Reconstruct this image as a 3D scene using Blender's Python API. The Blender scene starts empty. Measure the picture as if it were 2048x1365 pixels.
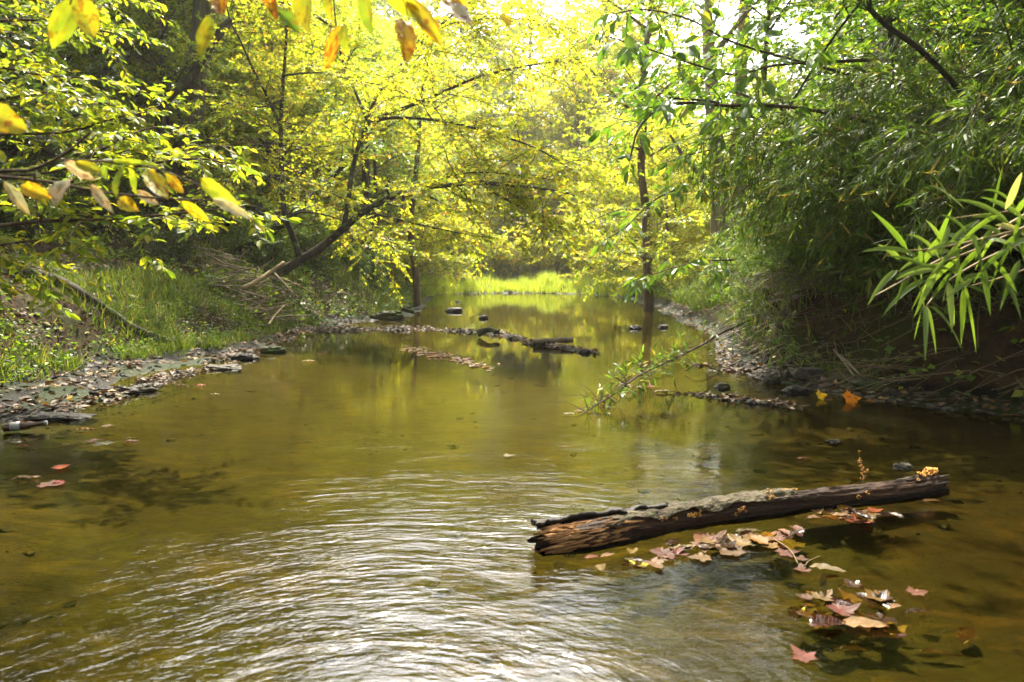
import bpy, math, random
import numpy as np
from mathutils import Vector, Matrix, Euler

# ------------------------------------------------------------------ camera, sky, sun, exposure
scene = bpy.context.scene
C = scene.collection
F = 1365.0                      # focal length in pixels of the 2048 px wide photograph (24 mm)
CAM_Z = 1.10
PITCH = math.atan(137.5 / F)
cd = bpy.data.cameras.new('camera')
cd.lens = 24.0; cd.sensor_width = 36.0; cd.clip_start = 0.05; cd.clip_end = 2000
cd.dof.use_dof = True; cd.dof.focus_distance = 4.6; cd.dof.aperture_fstop = 3.2
cam = bpy.data.objects.new('camera', cd); C.objects.link(cam)
cam.location = (0, 0, CAM_Z); cam.rotation_euler = (math.pi / 2 - PITCH, 0, 0)
scene.camera = cam

SUN_EL, SUN_AZ = 57.0, -6.0     # degrees; azimuth from straight ahead (+Y), negative = to the left
world = bpy.data.worlds.new('World'); scene.world = world; world.use_nodes = True
wn, wl = world.node_tree.nodes, world.node_tree.links
wn.clear()
sky = wn.new('ShaderNodeTexSky'); sky.sky_type = 'NISHITA'; sky.sun_disc = False
sky.sun_elevation = math.radians(SUN_EL); sky.sun_rotation = math.radians(SUN_AZ)
sky.air_density = 1.0; sky.dust_density = 4.0; sky.ozone_density = 1.0
hs = wn.new('ShaderNodeHueSaturation'); hs.inputs['Saturation'].default_value = 0.18
bg = wn.new('ShaderNodeBackground'); bg.inputs['Strength'].default_value = 0.15
wo = wn.new('ShaderNodeOutputWorld')
wl.new(sky.outputs[0], hs.inputs['Color']); wl.new(hs.outputs[0], bg.inputs[0]); wl.new(bg.outputs[0], wo.inputs[0])
sd = bpy.data.lights.new('sun', 'SUN'); sd.energy = 2.9; sd.angle = math.radians(0.6); sd.color = (1.0, 0.91, 0.72)
sun = bpy.data.objects.new('sun', sd); C.objects.link(sun)
ce = math.cos(math.radians(SUN_EL))
sdir = Vector((math.sin(math.radians(SUN_AZ)) * ce, math.cos(math.radians(SUN_AZ)) * ce, math.sin(math.radians(SUN_EL))))
sun.rotation_euler = sdir.to_track_quat('Z', 'Y').to_euler(); sun.location = sdir * 60
scene.view_settings.view_transform = 'Standard'; scene.view_settings.look = 'None'
scene.view_settings.exposure = 2.7; scene.view_settings.gamma = 1.0
cy = scene.cycles
cy.max_bounces = 9; cy.diffuse_bounces = 6; cy.glossy_bounces = 3; cy.transmission_bounces = 6
cy.transparent_max_bounces = 6; cy.caustics_reflective = False; cy.caustics_refractive = False
cy.sample_clamp_indirect = 8.0

# ------------------------------------------------------------------ helpers
def Pt(px, py, Y):
    """world point seen at photo pixel (px, py) at forward distance Y"""
    dx, dz = (px - 1024) / F, (682.5 - py) / F
    d = np.array([dx, math.cos(PITCH) + dz * math.sin(PITCH), -math.sin(PITCH) + dz * math.cos(PITCH)])
    return np.array([0, 0, CAM_Z]) + d * (Y / d[1])

def Gd(px, py, z=0.0):
    """world point at height z seen at photo pixel"""
    dx, dz = (px - 1024) / F, (682.5 - py) / F
    d = np.array([dx, math.cos(PITCH) + dz * math.sin(PITCH), -math.sin(PITCH) + dz * math.cos(PITCH)])
    return np.array([0, 0, CAM_Z]) + d * ((z - CAM_Z) / d[2])

def hash3(ix, iy, iz, seed):
    h = (ix * 374761393 + iy * 668265263 + iz * 2147483647 + seed * 1274126177) & 0xFFFFFFFF
    h = ((h ^ (h >> 13)) * 1274126177) & 0xFFFFFFFF
    return ((h ^ (h >> 16)) & 0xFFFFFF) / float(0xFFFFFF)

def vnoise(p, seed=0):
    p = np.asarray(p, float)
    i = np.floor(p).astype(np.int64); f = p - i; f = f * f * (3 - 2 * f)
    r = 0
    for a in (0, 1):
        wx = f[..., 0] if a else 1 - f[..., 0]
        for b in (0, 1):
            wy = f[..., 1] if b else 1 - f[..., 1]
            for c in (0, 1):
                wz = f[..., 2] if c else 1 - f[..., 2]
                r = r + wx * wy * wz * hash3(i[..., 0] + a, i[..., 1] + b, i[..., 2] + c, seed)
    return r * 2 - 1

def fbm(p, seed=0, octv=4, gain=0.5):
    p = np.asarray(p, float); a, s, r = 1.0, 1.0, 0
    for o in range(octv):
        r = r + a * vnoise(p * s, seed + o * 17); a *= gain; s *= 2.03
    return r

def n2(x, y, s, seed=0, octv=4):
    return fbm(np.stack([x * s, y * s, np.zeros_like(x) + seed * 3.7], -1), seed, octv)

def tag(o, label=None, cat=None, group=None, kind=None):
    if label: o['label'] = label
    if cat: o['category'] = cat
    if group: o['group'] = group
    if kind: o['kind'] = kind
    return o

class MB:
    """collects vertices and polygons (numpy) and links them as ONE mesh object"""
    def __init__(s): s.v, s.l, s.t, s.uv, s.n = [], [], [], [], 0
    def add(s, V, loops, totals, uv=None):
        V = np.asarray(V, np.float32).reshape(-1, 3)
        s.v.append(V); s.l.append(np.asarray(loops, np.int64) + s.n); s.t.append(np.asarray(totals, np.int64)); s.n += len(V)
        s.uv.append(np.zeros((len(V), 2), np.float32) if uv is None else np.asarray(uv, np.float32))
        return s
    def faces(s, V, fs, uv=None):
        return s.add(V, [i for f in fs for i in f], [len(f) for f in fs], uv)
    def mesh(s, name, mat, smooth=True, uv=False):
        V = np.concatenate(s.v); L = np.concatenate(s.l); T = np.concatenate(s.t)
        me = bpy.data.meshes.new(name)
        me.vertices.add(len(V)); me.vertices.foreach_set('co', V.ravel())
        me.loops.add(len(L)); me.loops.foreach_set('vertex_index', L.astype(np.int32))
        me.polygons.add(len(T))
        st = np.concatenate([[0], np.cumsum(T)[:-1]])
        me.polygons.foreach_set('loop_start', st.astype(np.int32)); me.polygons.foreach_set('loop_total', T.astype(np.int32))
        me.polygons.foreach_set('use_smooth', np.full(len(T), bool(smooth)))
        if uv:
            U = np.concatenate(s.uv)[L]
            me.uv_layers.new(name='UVMap').data.foreach_set('uv', U.astype(np.float32).ravel())
        for m in (mat if isinstance(mat, (list, tuple)) else [mat]): me.materials.append(m)
        me.update(calc_edges=True); me.validate()
        return me
    def build(s, name, mat, parent=None, smooth=True, uv=False, loc=None):
        o = bpy.data.objects.new(name, s.mesh(name, mat, smooth, uv)); C.objects.link(o)
        if parent: o.parent = parent
        if loc is not None: o.location = loc
        return o

def empty(name, loc=(0, 0, 0), rz=0.0):
    o = bpy.data.objects.new(name, None); C.objects.link(o)
    o.location = [float(c) for c in loc]; o.rotation_euler = (0, 0, rz); o.empty_display_size = 0.2
    return o

def copy_tree(o, parent=None):
    c = o.copy(); C.objects.link(c)
    if parent: c.parent = parent
    for ch in list(o.children): copy_tree(ch, c)
    return c

def unit(v):
    v = np.asarray(v, float); return v / (np.linalg.norm(v, axis=-1, keepdims=True) + 1e-9)

def smooth_path(pts, n):
    """Catmull-Rom through the points, n samples"""
    p = np.asarray(pts, float)
    if len(p) < 3:
        t = np.linspace(0, 1, n)[:, None]; return p[0] * (1 - t) + p[-1] * t
    q = np.vstack([2 * p[0] - p[1], p, 2 * p[-1] - p[-2]])
    u = np.linspace(0, len(p) - 1 - 1e-6, n); i = u.astype(int); t = (u - i)[:, None]
    a, b, c, d = q[i], q[i + 1], q[i + 2], q[i + 3]
    return 0.5 * (2 * b + (c - a) * t + (2 * a - 5 * b + 4 * c - d) * t ** 2 + (3 * b - a - 3 * c + d) * t ** 3)

def frames(p):
    T = unit(np.gradient(p, axis=0))
    up = np.array([0, 0, 1.0]) if abs(T[:, 2]).mean() < 0.8 else np.array([1.0, 0, 0])
    A = unit(np.cross(T, up)); B = np.cross(A, T)
    return T, A, B

def tube(mb, pts, rad, sides=7, rough=0.0, seed=0, cap=True):
    p = np.asarray(pts, float); n = len(p)
    r = np.asarray(rad, float) if np.ndim(rad) else np.full(n, rad)
    T, A, B = frames(p)
    a = np.linspace(0, 2 * np.pi, sides, endpoint=False)
    ring = A[:, None, :] * np.cos(a)[None, :, None] + B[:, None, :] * np.sin(a)[None, :, None]
    rr = r[:, None]
    if rough:
        q = p[:, None, :] + ring * r[:, None, None]
        rr = rr * (1 + rough * fbm(q / max(r.max(), 0.02) * np.array([1, 1, .45]), seed, 3))
    V = (p[:, None, :] + ring * np.broadcast_to(rr, (n, sides))[..., None]).reshape(-1, 3)
    i = np.arange(n - 1)[:, None] * sides; j = np.arange(sides)[None, :]; k = (j + 1) % sides
    Q = np.stack([i + j, i + k, i + sides + k, i + sides + j], -1).reshape(-1, 4)
    loops = Q.ravel(); tot = np.full(len(Q), 4)
    if cap:
        loops = np.concatenate([loops, np.arange(sides)[::-1], np.arange(sides) + (n - 1) * sides]); tot = np.concatenate([tot, [sides, sides]])
    mb.add(V, loops, tot)

# leaf templates: (x along, y across, z up) of a leaf of length 1 and width 1, polygons
LEAF = {
 'kite': (np.array([[0, 0, 0], [.42, .5, .06], [1, 0, -.08], [.42, -.5, .06]]), [(0, 1, 2), (0, 2, 3)]),
 'oval': (np.array([[0, 0, 0], [.3, .45, .07], [.7, .38, .05], [1, 0, -.1], [.7, -.38, .05], [.3, -.45, .07], [.35, 0, 0], [.7, 0, -.02]]),
          [(0, 6, 1), (6, 7, 2, 1), (7, 3, 2), (0, 5, 6), (6, 5, 4, 7), (7, 4, 3)]),
 'lance': (np.array([[0, 0, 0], [.22, .5, .02], [.55, .42, -.04], [.82, .22, -.14], [1, 0, -.26], [.82, -.22, -.14], [.55, -.42, -.04], [.22, -.5, .02]]),
          [(0, 7, 1), (1, 7, 6, 2), (2, 6, 5, 3), (3, 5, 4)]),
 'blade': (np.array([[0, -.5, 0], [0, .5, 0], [.5, .4, .0], [.5, -.4, .0], [.85, .2, -.12], [.85, -.2, -.12], [1, 0, -.3]]),
          [(0, 3, 2, 1), (3, 5, 4, 2), (5, 6, 4)]),
}
def put_leaves(mb, kind, pos, ax, nrm, L, W):
    tv, tf = LEAF[kind]
    pos = np.asarray(pos, float); N = len(pos)
    if not N: return
    X = unit(ax); Yv = unit(np.cross(nrm, X)); Z = np.cross(X, Yv)
    L = np.broadcast_to(L, (N,)).reshape(N, 1, 1); W = np.broadcast_to(W, (N,)).reshape(N, 1, 1)
    V = pos[:, None] + X[:, None] * (tv[None, :, 0:1] * L) + Yv[:, None] * (tv[None, :, 1:2] * W) + Z[:, None] * (tv[None, :, 2:3] * L)
    lo = np.array([i for f in tf for i in f]); to = np.array([len(f) for f in tf]); k = len(tv)
    mb.add(V.reshape(-1, 3), (lo[None] + (np.arange(N) * k)[:, None]).ravel(), np.tile(to, N))

UP = np.array([0, 0, 1.0])
def grow(limbs, seed, wood, leaves, sub_sp=.4, sub_len=1.4, twig_sp=.13, twig_len=.4, leaf_n=8, leafL=.085, leafW=.55,
         kind='kite', flat=.45, droop=.15, fork=.9, rise=.15, twig_r=.004, sub_r=.35, keep=None, bare_limb=False, hang=0.0):
    """limbs: list of (points, r0, r1, leaf start 0..1). Wood gets limbs, side branches and twigs; leaves gets the leaf blades."""
    rng = np.random.default_rng(seed)
    TB, TD, TL = [], [], []
    def twigs_along(p, t0):
        seg = np.linalg.norm(np.diff(p, axis=0), axis=1); s = np.concatenate([[0], np.cumsum(seg)])
        tot = s[-1]
        if tot < .05: return
        u = np.arange(t0 * tot, tot, twig_sp); u = u + rng.uniform(-.4, .4, len(u)) * twig_sp
        u = np.clip(np.append(u, tot), 0, tot)
        b = np.stack([np.interp(u, s, p[:, k]) for k in range(3)], -1)
        T = unit(np.stack([np.interp(u, s, np.gradient(p[:, k], s)) for k in range(3)], -1))
        side = np.where(np.arange(len(u)) % 2, 1.0, -1.0)[:, None]
        A = unit(np.cross(T, UP + rng.normal(0, .25, T.shape)))
        d = unit(T * rng.uniform(.35, 1.0, (len(u), 1)) + A * side * rng.uniform(.5, 1.1, (len(u), 1)) + UP * rng.normal(.05, .3, (len(u), 1)))
        d[-1] = T[-1]
        TB.append(b); TD.append(d); TL.append(twig_len * rng.uniform(.45, 1.2, len(u)) * (1 - .35 * u / tot))
    for (pts, r0, r1, t0) in limbs:
        p = smooth_path(pts, max(6, 4 * len(pts)))
        seg = np.linalg.norm(np.diff(p, axis=0), axis=1); s = np.concatenate([[0], np.cumsum(seg)]); tot = s[-1]
        rad = r0 + (r1 - r0) * (s / tot) ** .8
        tube(wood, p, rad, 9 if r0 > .08 else 6, .12 if r0 > .05 else 0, seed)
        u = np.arange(t0 * tot, tot * .97, sub_sp); sgn = 1
        for x in u:
            x = min(max(x + rng.uniform(-.4, .4) * sub_sp, 0), tot); sgn = -sgn
            b = np.array([np.interp(x, s, p[:, k]) for k in range(3)]); i = min(np.searchsorted(s, x), len(p) - 1)
            T = unit(p[i] - p[max(i - 1, 0)]) if i else unit(p[1] - p[0])
            A = np.cross(T, UP)
            if np.linalg.norm(A) < .35:
                a = rng.uniform(0, 2 * np.pi); A = np.array([np.cos(a), np.sin(a), 0])
            A = unit(A)
            d = unit(T * rng.uniform(.25, .9) + A * sgn * fork * rng.uniform(.6, 1.2) + UP * rng.normal(rise, .35))
            ln = sub_len * rng.uniform(.4, 1.15) * (1 - .45 * x / tot)
            q = [b]; dd = d.copy()
            for k in range(4):
                dd = unit(dd + rng.normal(0, .18, 3) + np.array([0, 0, -droop * .6])); q.append(q[-1] + dd * ln / 4)
            q = smooth_path(q, 7)
            rb = max(np.interp(x, s, rad) * sub_r, twig_r * 1.6)
            tube(wood, q, np.linspace(min(rb, .03 + .02 * ln), twig_r, 7), 5, 0)
            twigs_along(q, .15)
        if not bare_limb: twigs_along(p, max(t0, .35))
    if not TB: return
    B = np.concatenate(TB); D = np.concatenate(TD); L = np.concatenate(TL); M = len(B)
    if keep is not None:
        m = keep(B); B, D, L = B[m], D[m], L[m]; M = len(B)
    E = B + D * L[:, None] + np.array([0, 0, -1]) * (droop * L ** 1.0 * .6)[:, None]
    A = unit(np.cross(D, UP)); Bq = np.cross(A, D)
    tri = [(A * np.cos(a) + Bq * np.sin(a)) for a in (0, 2.094, 4.189)]
    V = np.stack([B + x * twig_r for x in tri] + [E + x * twig_r * .4 for x in tri], 1).reshape(-1, 3)
    fl = np.array([0, 1, 4, 3, 1, 2, 5, 4, 2, 0, 3, 5])
    wood.add(V, (fl[None] + (np.arange(M) * 6)[:, None]).ravel(), np.full(M * 3, 4))
    j = (np.arange(leaf_n) + .6) / leaf_n
    t = np.clip(j[None] + rng.uniform(-.25, .25, (M, leaf_n)) / leaf_n, 0.05, 1)
    sg = np.where((np.arange(leaf_n) % 2)[None] > 0, 1., -1.) * np.ones((M, 1)); sg[:, -1] = 0
    pos = B[:, None] + (E - B)[:, None] * t[..., None]
    dirn = unit(D[:, None] * .75 + A[:, None] * sg[..., None] * .8 + rng.normal(0, .22, (M, leaf_n, 3)) + np.array([0, 0, -1.]) * (droop + hang))
    nrm = unit(UP + rng.normal(0, flat, (M, leaf_n, 3)))
    ln = leafL * rng.uniform(.6, 1.2, (M, leaf_n))
    m = rng.random((M, leaf_n)) < .93
    put_leaves(leaves, kind, pos[m], dirn[m], nrm[m], ln[m], ln[m] * leafW * rng.uniform(.8, 1.15, m.sum()))

# ------------------------------------------------------------------ materials
def new_mat(name):
    m = bpy.data.materials.new(name); m.use_nodes = True; m.node_tree.nodes.clear()
    return m, m.node_tree.nodes, m.node_tree.links
def ramp(n, cols, interp='LINEAR'):
    r = n.new('ShaderNodeValToRGB'); e = r.color_ramp; e.interpolation = interp
    for i, (p, c) in enumerate(cols):
        x = e.elements[i] if i < 2 else e.elements.new(p)
        x.position = p; x.color = (*c, 1)
    return r
def noise(n, l, scale, detail=4, rough=.55, vec=None, dist=0):
    t = n.new('ShaderNodeTexNoise'); t.inputs['Scale'].default_value = scale; t.inputs['Detail'].default_value = detail
    t.inputs['Roughness'].default_value = rough; t.inputs['Distortion'].default_value = dist
    if vec is not None: l.new(vec, t.inputs['Vector'])
    return t
def mapping(n, l, src, scale, rot=(0, 0, 0), loc=(0, 0, 0)):
    m = n.new('ShaderNodeMapping'); m.inputs['Scale'].default_value = scale; m.inputs['Rotation'].default_value = rot; m.inputs['Location'].default_value = loc
    l.new(src, m.inputs['Vector']); return m.outputs[0]
def mixc(n, l, fac, a, b, mode='MIX'):
    m = n.new('ShaderNodeMix'); m.data_type = 'RGBA'; m.blend_type = mode
    for sock, v in ((m.inputs[0], fac), (m.inputs[6], a), (m.inputs[7], b)):
        if hasattr(v, 'is_linked'): l.new(v, sock)
        elif isinstance(v, tuple): sock.default_value = (*v, 1)
        else: sock.default_value = v
    return m.outputs[2]
def math_(n, l, op, a, b=None, clamp=False):
    m = n.new('ShaderNodeMath'); m.operation = op; m.use_clamp = clamp
    for sock, v in zip(m.inputs, (a, b)):
        if v is None: continue
        if hasattr(v, 'is_linked'): l.new(v, sock)
        else: sock.default_value = v
    return m.outputs[0]
def maprange(n, l, v, a, b, c=0, d=1, smooth=True):
    m = n.new('ShaderNodeMapRange'); m.interpolation_type = 'SMOOTHSTEP' if smooth else 'LINEAR'
    l.new(v, m.inputs[0])
    for i, x in enumerate((a, b, c, d)): m.inputs[1 + i].default_value = x
    return m.outputs[0]
def principled(n, l, color, rough=.6, spec=.5, normal=None):
    p = n.new('ShaderNodeBsdfPrincipled')
    if hasattr(color, 'is_linked'): l.new(color, p.inputs['Base Color'])
    else: p.inputs['Base Color'].default_value = (*color, 1)
    if hasattr(rough, 'is_linked'): l.new(rough, p.inputs['Roughness'])
    else: p.inputs['Roughness'].default_value = rough
    p.inputs['Specular IOR Level'].default_value = spec
    if normal is not None: l.new(normal, p.inputs['Normal'])
    return p
def bump(n, l, h, dist=.01, strength=1):
    b = n.new('ShaderNodeBump'); b.inputs['Distance'].default_value = dist; b.inputs['Strength'].default_value = strength
    l.new(h, b.inputs['Height']); return b.outputs[0]
def out(n, l, sh):
    o = n.new('ShaderNodeOutputMaterial'); l.new(sh, o.inputs[0])

def leaf_mat(name, cols, trans=.5, rough=.42, tgain=1.5, spec=.4, hue=.0):
    """thin leaf: one random colour per blade, half reflecting, half letting light through"""
    m, n, l = new_mat(name)
    g = n.new('ShaderNodeNewGeometry')
    r = ramp(n, cols); l.new(g.outputs['Random Per Island'], r.inputs[0])
    col = r.outputs[0]
    oi = n.new('ShaderNodeObjectInfo')
    h = n.new('ShaderNodeHueSaturation')
    l.new(maprange(n, l, oi.outputs['Random'], 0, 1, .5 - hue, .5 + hue, False), h.inputs['Hue'])
    l.new(col, h.inputs['Color']); col = h.outputs[0]
    p = principled(n, l, col, rough, spec)
    t = n.new('ShaderNodeBsdfTranslucent')
    l.new(mixc(n, l, 1.0, col, (tgain * 1.05, tgain, tgain * .55), 'MULTIPLY'), t.inputs[0])
    mx = n.new('ShaderNodeMixShader'); mx.inputs[0].default_value = trans
    l.new(p.outputs[0], mx.inputs[1]); l.new(t.outputs[0], mx.inputs[2]); out(n, l, mx.outputs[0])
    return m

def big_leaf_mat(name, base, vein, spot, spot_amt=.5, trans=.45, rough=.45):
    """a leaf seen close: midrib, side veins and brown blotches from its own UV"""
    m, n, l = new_mat(name)
    uv = n.new('ShaderNodeTexCoord').outputs['UV']
    oi = n.new('ShaderNodeObjectInfo')
    sx = n.new('ShaderNodeSeparateXYZ'); l.new(uv, sx.inputs[0])
    av = math_(n, l, 'ABSOLUTE', sx.outputs[1])
    mid = maprange(n, l, av, .0, .035, 1, 0)
    ph = math_(n, l, 'SUBTRACT', math_(n, l, 'MULTIPLY', sx.outputs[0], 9.0), math_(n, l, 'MULTIPLY', av, 3.5))
    sv = maprange(n, l, math_(n, l, 'ABSOLUTE', math_(n, l, 'SUBTRACT', math_(n, l, 'FRACT', ph), .5)), .0, .09, .65, 0)
    vn = math_(n, l, 'MAXIMUM', mid, sv)
    cb = n.new('ShaderNodeCombineXYZ'); l.new(math_(n, l, 'MULTIPLY', oi.outputs['Random'], 37.0), cb.inputs[0])
    va = n.new('ShaderNodeVectorMath'); l.new(uv, va.inputs[0]); l.new(cb.outputs[0], va.inputs[1])
    ns = noise(n, l, 3.2, 6, .65, va.outputs[0], .6)
    sp = maprange(n, l, ns.outputs[0], .62 - .22 * spot_amt, .70 - .22 * spot_amt, 0, 1)
    n3 = noise(n, l, 2.0, 3, .5, va.outputs[0])
    col = mixc(n, l, maprange(n, l, n3.outputs[0], .35, .65), base, tuple(min(1, c * k) for c, k in zip(base, (1.45, 1.05, .8))))
    col = mixc(n, l, math_(n, l, 'MULTIPLY', vn, .5), col, vein)
    col = mixc(n, l, math_(n, l, 'MULTIPLY', sp, .85), col, spot)
    hv = n.new('ShaderNodeHueSaturation'); l.new(col, hv.inputs['Color']); w_ = n.new('ShaderNodeTexWhiteNoise'); w_.noise_dimensions = '1D'; l.new(oi.outputs['Random'], w_.inputs['W'])
    l.new(maprange(n, l, oi.outputs['Random'], 0, 1, .48, .535, False), hv.inputs['Hue']); l.new(maprange(n, l, w_.outputs['Value'], 0, 1, .6, 1.2, False), hv.inputs['Value']); col = hv.outputs[0]
    nm = bump(n, l, math_(n, l, 'ADD', vn, math_(n, l, 'MULTIPLY', ns.outputs[0], .8)), .002, .7)
    p = principled(n, l, col, rough, .18, nm)
    t = n.new('ShaderNodeBsdfTranslucent'); l.new(mixc(n, l, 1.0, col, (1.5, 1.4, .8), 'MULTIPLY'), t.inputs[0])
    mx = n.new('ShaderNodeMixShader'); mx.inputs[0].default_value = trans
    l.new(p.outputs[0], mx.inputs[1]); l.new(t.outputs[0], mx.inputs[2]); out(n, l, mx.outputs[0])
    return m

def bark_mat(name, dark, light, scale=6.0, stretch=(1, 1, .18), dist=.02, moss=0.0, coord='Object', rough=.85, spec=.25):
    m, n, l = new_mat(name)
    co = n.new('ShaderNodeTexCoord').outputs[coord]
    v = mapping(n, l, co, stretch)
    a = noise(n, l, scale * 3, 8, .65, v, .4); b = noise(n, l, scale * .5, 3, .5, v)
    r = ramp(n, [(.3, dark), (.75, light)]); l.new(a.outputs[0], r.inputs[0])
    col = mixc(n, l, maprange(n, l, b.outputs[0], .35, .7, 0, .55), r.outputs[0], tuple(c * .45 for c in dark))
    if moss:
        ms = noise(n, l, scale * .8, 5, .6, co)
        col = mixc(n, l, maprange(n, l, ms.outputs[0], .62 - .25 * moss, .72 - .25 * moss, 0, .8), col, (.07, .10, .02))
    p = principled(n, l, col, rough, spec, bump(n, l, a.outputs[0], dist, 1)); out(n, l, p.outputs[0])
    return m

M = {}
# leaves
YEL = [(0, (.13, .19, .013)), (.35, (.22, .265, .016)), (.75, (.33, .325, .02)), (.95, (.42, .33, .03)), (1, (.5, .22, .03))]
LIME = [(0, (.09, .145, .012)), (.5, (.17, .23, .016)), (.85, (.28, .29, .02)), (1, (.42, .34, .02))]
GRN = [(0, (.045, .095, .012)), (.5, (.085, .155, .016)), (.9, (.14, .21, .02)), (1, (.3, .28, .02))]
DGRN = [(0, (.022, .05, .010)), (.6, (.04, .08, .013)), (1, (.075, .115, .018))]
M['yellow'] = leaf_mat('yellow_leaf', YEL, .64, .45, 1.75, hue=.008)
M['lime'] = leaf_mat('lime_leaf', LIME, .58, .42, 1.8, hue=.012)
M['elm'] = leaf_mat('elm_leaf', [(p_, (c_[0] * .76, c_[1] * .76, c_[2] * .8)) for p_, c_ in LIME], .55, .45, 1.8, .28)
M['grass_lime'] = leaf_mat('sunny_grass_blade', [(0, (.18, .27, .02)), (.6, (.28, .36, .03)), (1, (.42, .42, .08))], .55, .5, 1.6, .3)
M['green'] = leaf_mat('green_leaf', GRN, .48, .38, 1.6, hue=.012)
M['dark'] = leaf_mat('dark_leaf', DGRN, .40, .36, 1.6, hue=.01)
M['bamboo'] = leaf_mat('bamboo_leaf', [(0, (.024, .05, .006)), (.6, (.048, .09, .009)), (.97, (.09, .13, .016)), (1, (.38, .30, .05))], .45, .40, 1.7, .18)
M['bamboo_mid'] = leaf_mat('green_bamboo_leaf', [(0, (.05, .10, .012)), (.75, (.10, .17, .02)), (.9, (.17, .2, .04)), (1, (.24, .15, .05))], .5, .38, 1.6, .3)
M['bamboo_near'] = leaf_mat('near_bamboo_leaf', [(0, (.06, .11, .012)), (.85, (.11, .17, .02)), (.96, (.22, .28, .10)), (1, (.36, .28, .10))], .5, .32, 1.5, .5)
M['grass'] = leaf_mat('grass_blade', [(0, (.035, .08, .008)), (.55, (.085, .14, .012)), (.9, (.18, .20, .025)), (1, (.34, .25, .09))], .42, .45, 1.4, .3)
M['litter'] = leaf_mat('litter_leaf', [(0, (.02, .011, .006)), (.45, (.055, .028, .012)), (.8, (.10, .055, .026)), (.95, (.19, .12, .06)), (1, (.30, .18, .02))], .2, .6, 1.2, .3)
# woods
M['bark_grey'] = bark_mat('grey_bark', (.03, .024, .016), (.15, .122, .08), 5, dist=.03, moss=.25)
M['bark_dark'] = bark_mat('dark_bark', (.018, .014, .010), (.075, .058, .04), 7, dist=.02, moss=.3)
M['bark_warm'] = bark_mat('warm_bark', (.05, .032, .02), (.20, .13, .08), 7, dist=.02)
M['bark_pale'] = bark_mat('pale_bark', (.11, .085, .05), (.30, .24, .15), 6, dist=.03)
M['twig'] = bark_mat('brown_twig', (.04, .024, .014), (.13, .085, .05), 30, dist=.003)
M['cane'] = bark_mat('straw_cane', (.16, .11, .045), (.36, .27, .12), 20, stretch=(.3, .3, .3), dist=.002, rough=.5)
M['cane_dry'] = bark_mat('dry_brown_cane', (.07, .048, .022), (.20, .15, .075), 20, stretch=(.3, .3, .3), dist=.002, rough=.6)
M['culm'] = bark_mat('green_culm', (.05, .055, .018), (.13, .13, .05), 20, dist=.002, rough=.5)
M['deadwood'] = bark_mat('dead_wood', (.16, .11, .06), (.42, .32, .19), 14, stretch=(1, 1, 1), dist=.004)
M['greydead'] = bark_mat('grey_dead_wood', (.10, .075, .05), (.28, .22, .15), 14, stretch=(1, 1, 1), dist=.004)

# ------------------------------------------------------------------ terrain: banks, stream bed, hills
LY = [-30, 3, 4.5, 5, 6.4, 7.7, 9.7, 11, 12.5, 15, 17.7, 20, 23, 27, 33, 36, 40, 60]
LX = [-3.2, -3.2, -3.3, -3.2, -3.4, -3.45, -3.35, -3.6, -3.9, -3.2, -2.5, -2.6, -2.8, -3.1, -3.7, -2.6, -1.4, -1.0]
RY = [-30, 3, 5.1, 5.4, 5.9, 7, 7.7, 9, 10.35, 13, 15.8, 23, 30, 34, 38, 60]
RX = [4.3, 4.2, 3.85, 3.5, 2.95, 2.6, 2.45, 2.7, 3.15, 3.6, 3.8, 4.6, 4.7, 3.6, 2.4, 2.0]
def sst(a, b, x):
    t = np.clip((x - a) / (b - a), 0, 1); return t * t * (3 - 2 * t)
def seg_dist(x, y, a, b):
    a = np.array(a); b = np.array(b); d = b - a
    t = np.clip(((x - a[0]) * d[0] + (y - a[1]) * d[1]) / (d @ d), 0, 1)
    return np.hypot(x - a[0] - t * d[0], y - a[1] - t * d[1])
def edges(x, y):
    eL = np.interp(y, LY, LX) - x; eR = x - np.interp(y, RY, RX)
    w = n2(x, y, .9, 5, 3) * .16
    return eL + w, eR + w
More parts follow.
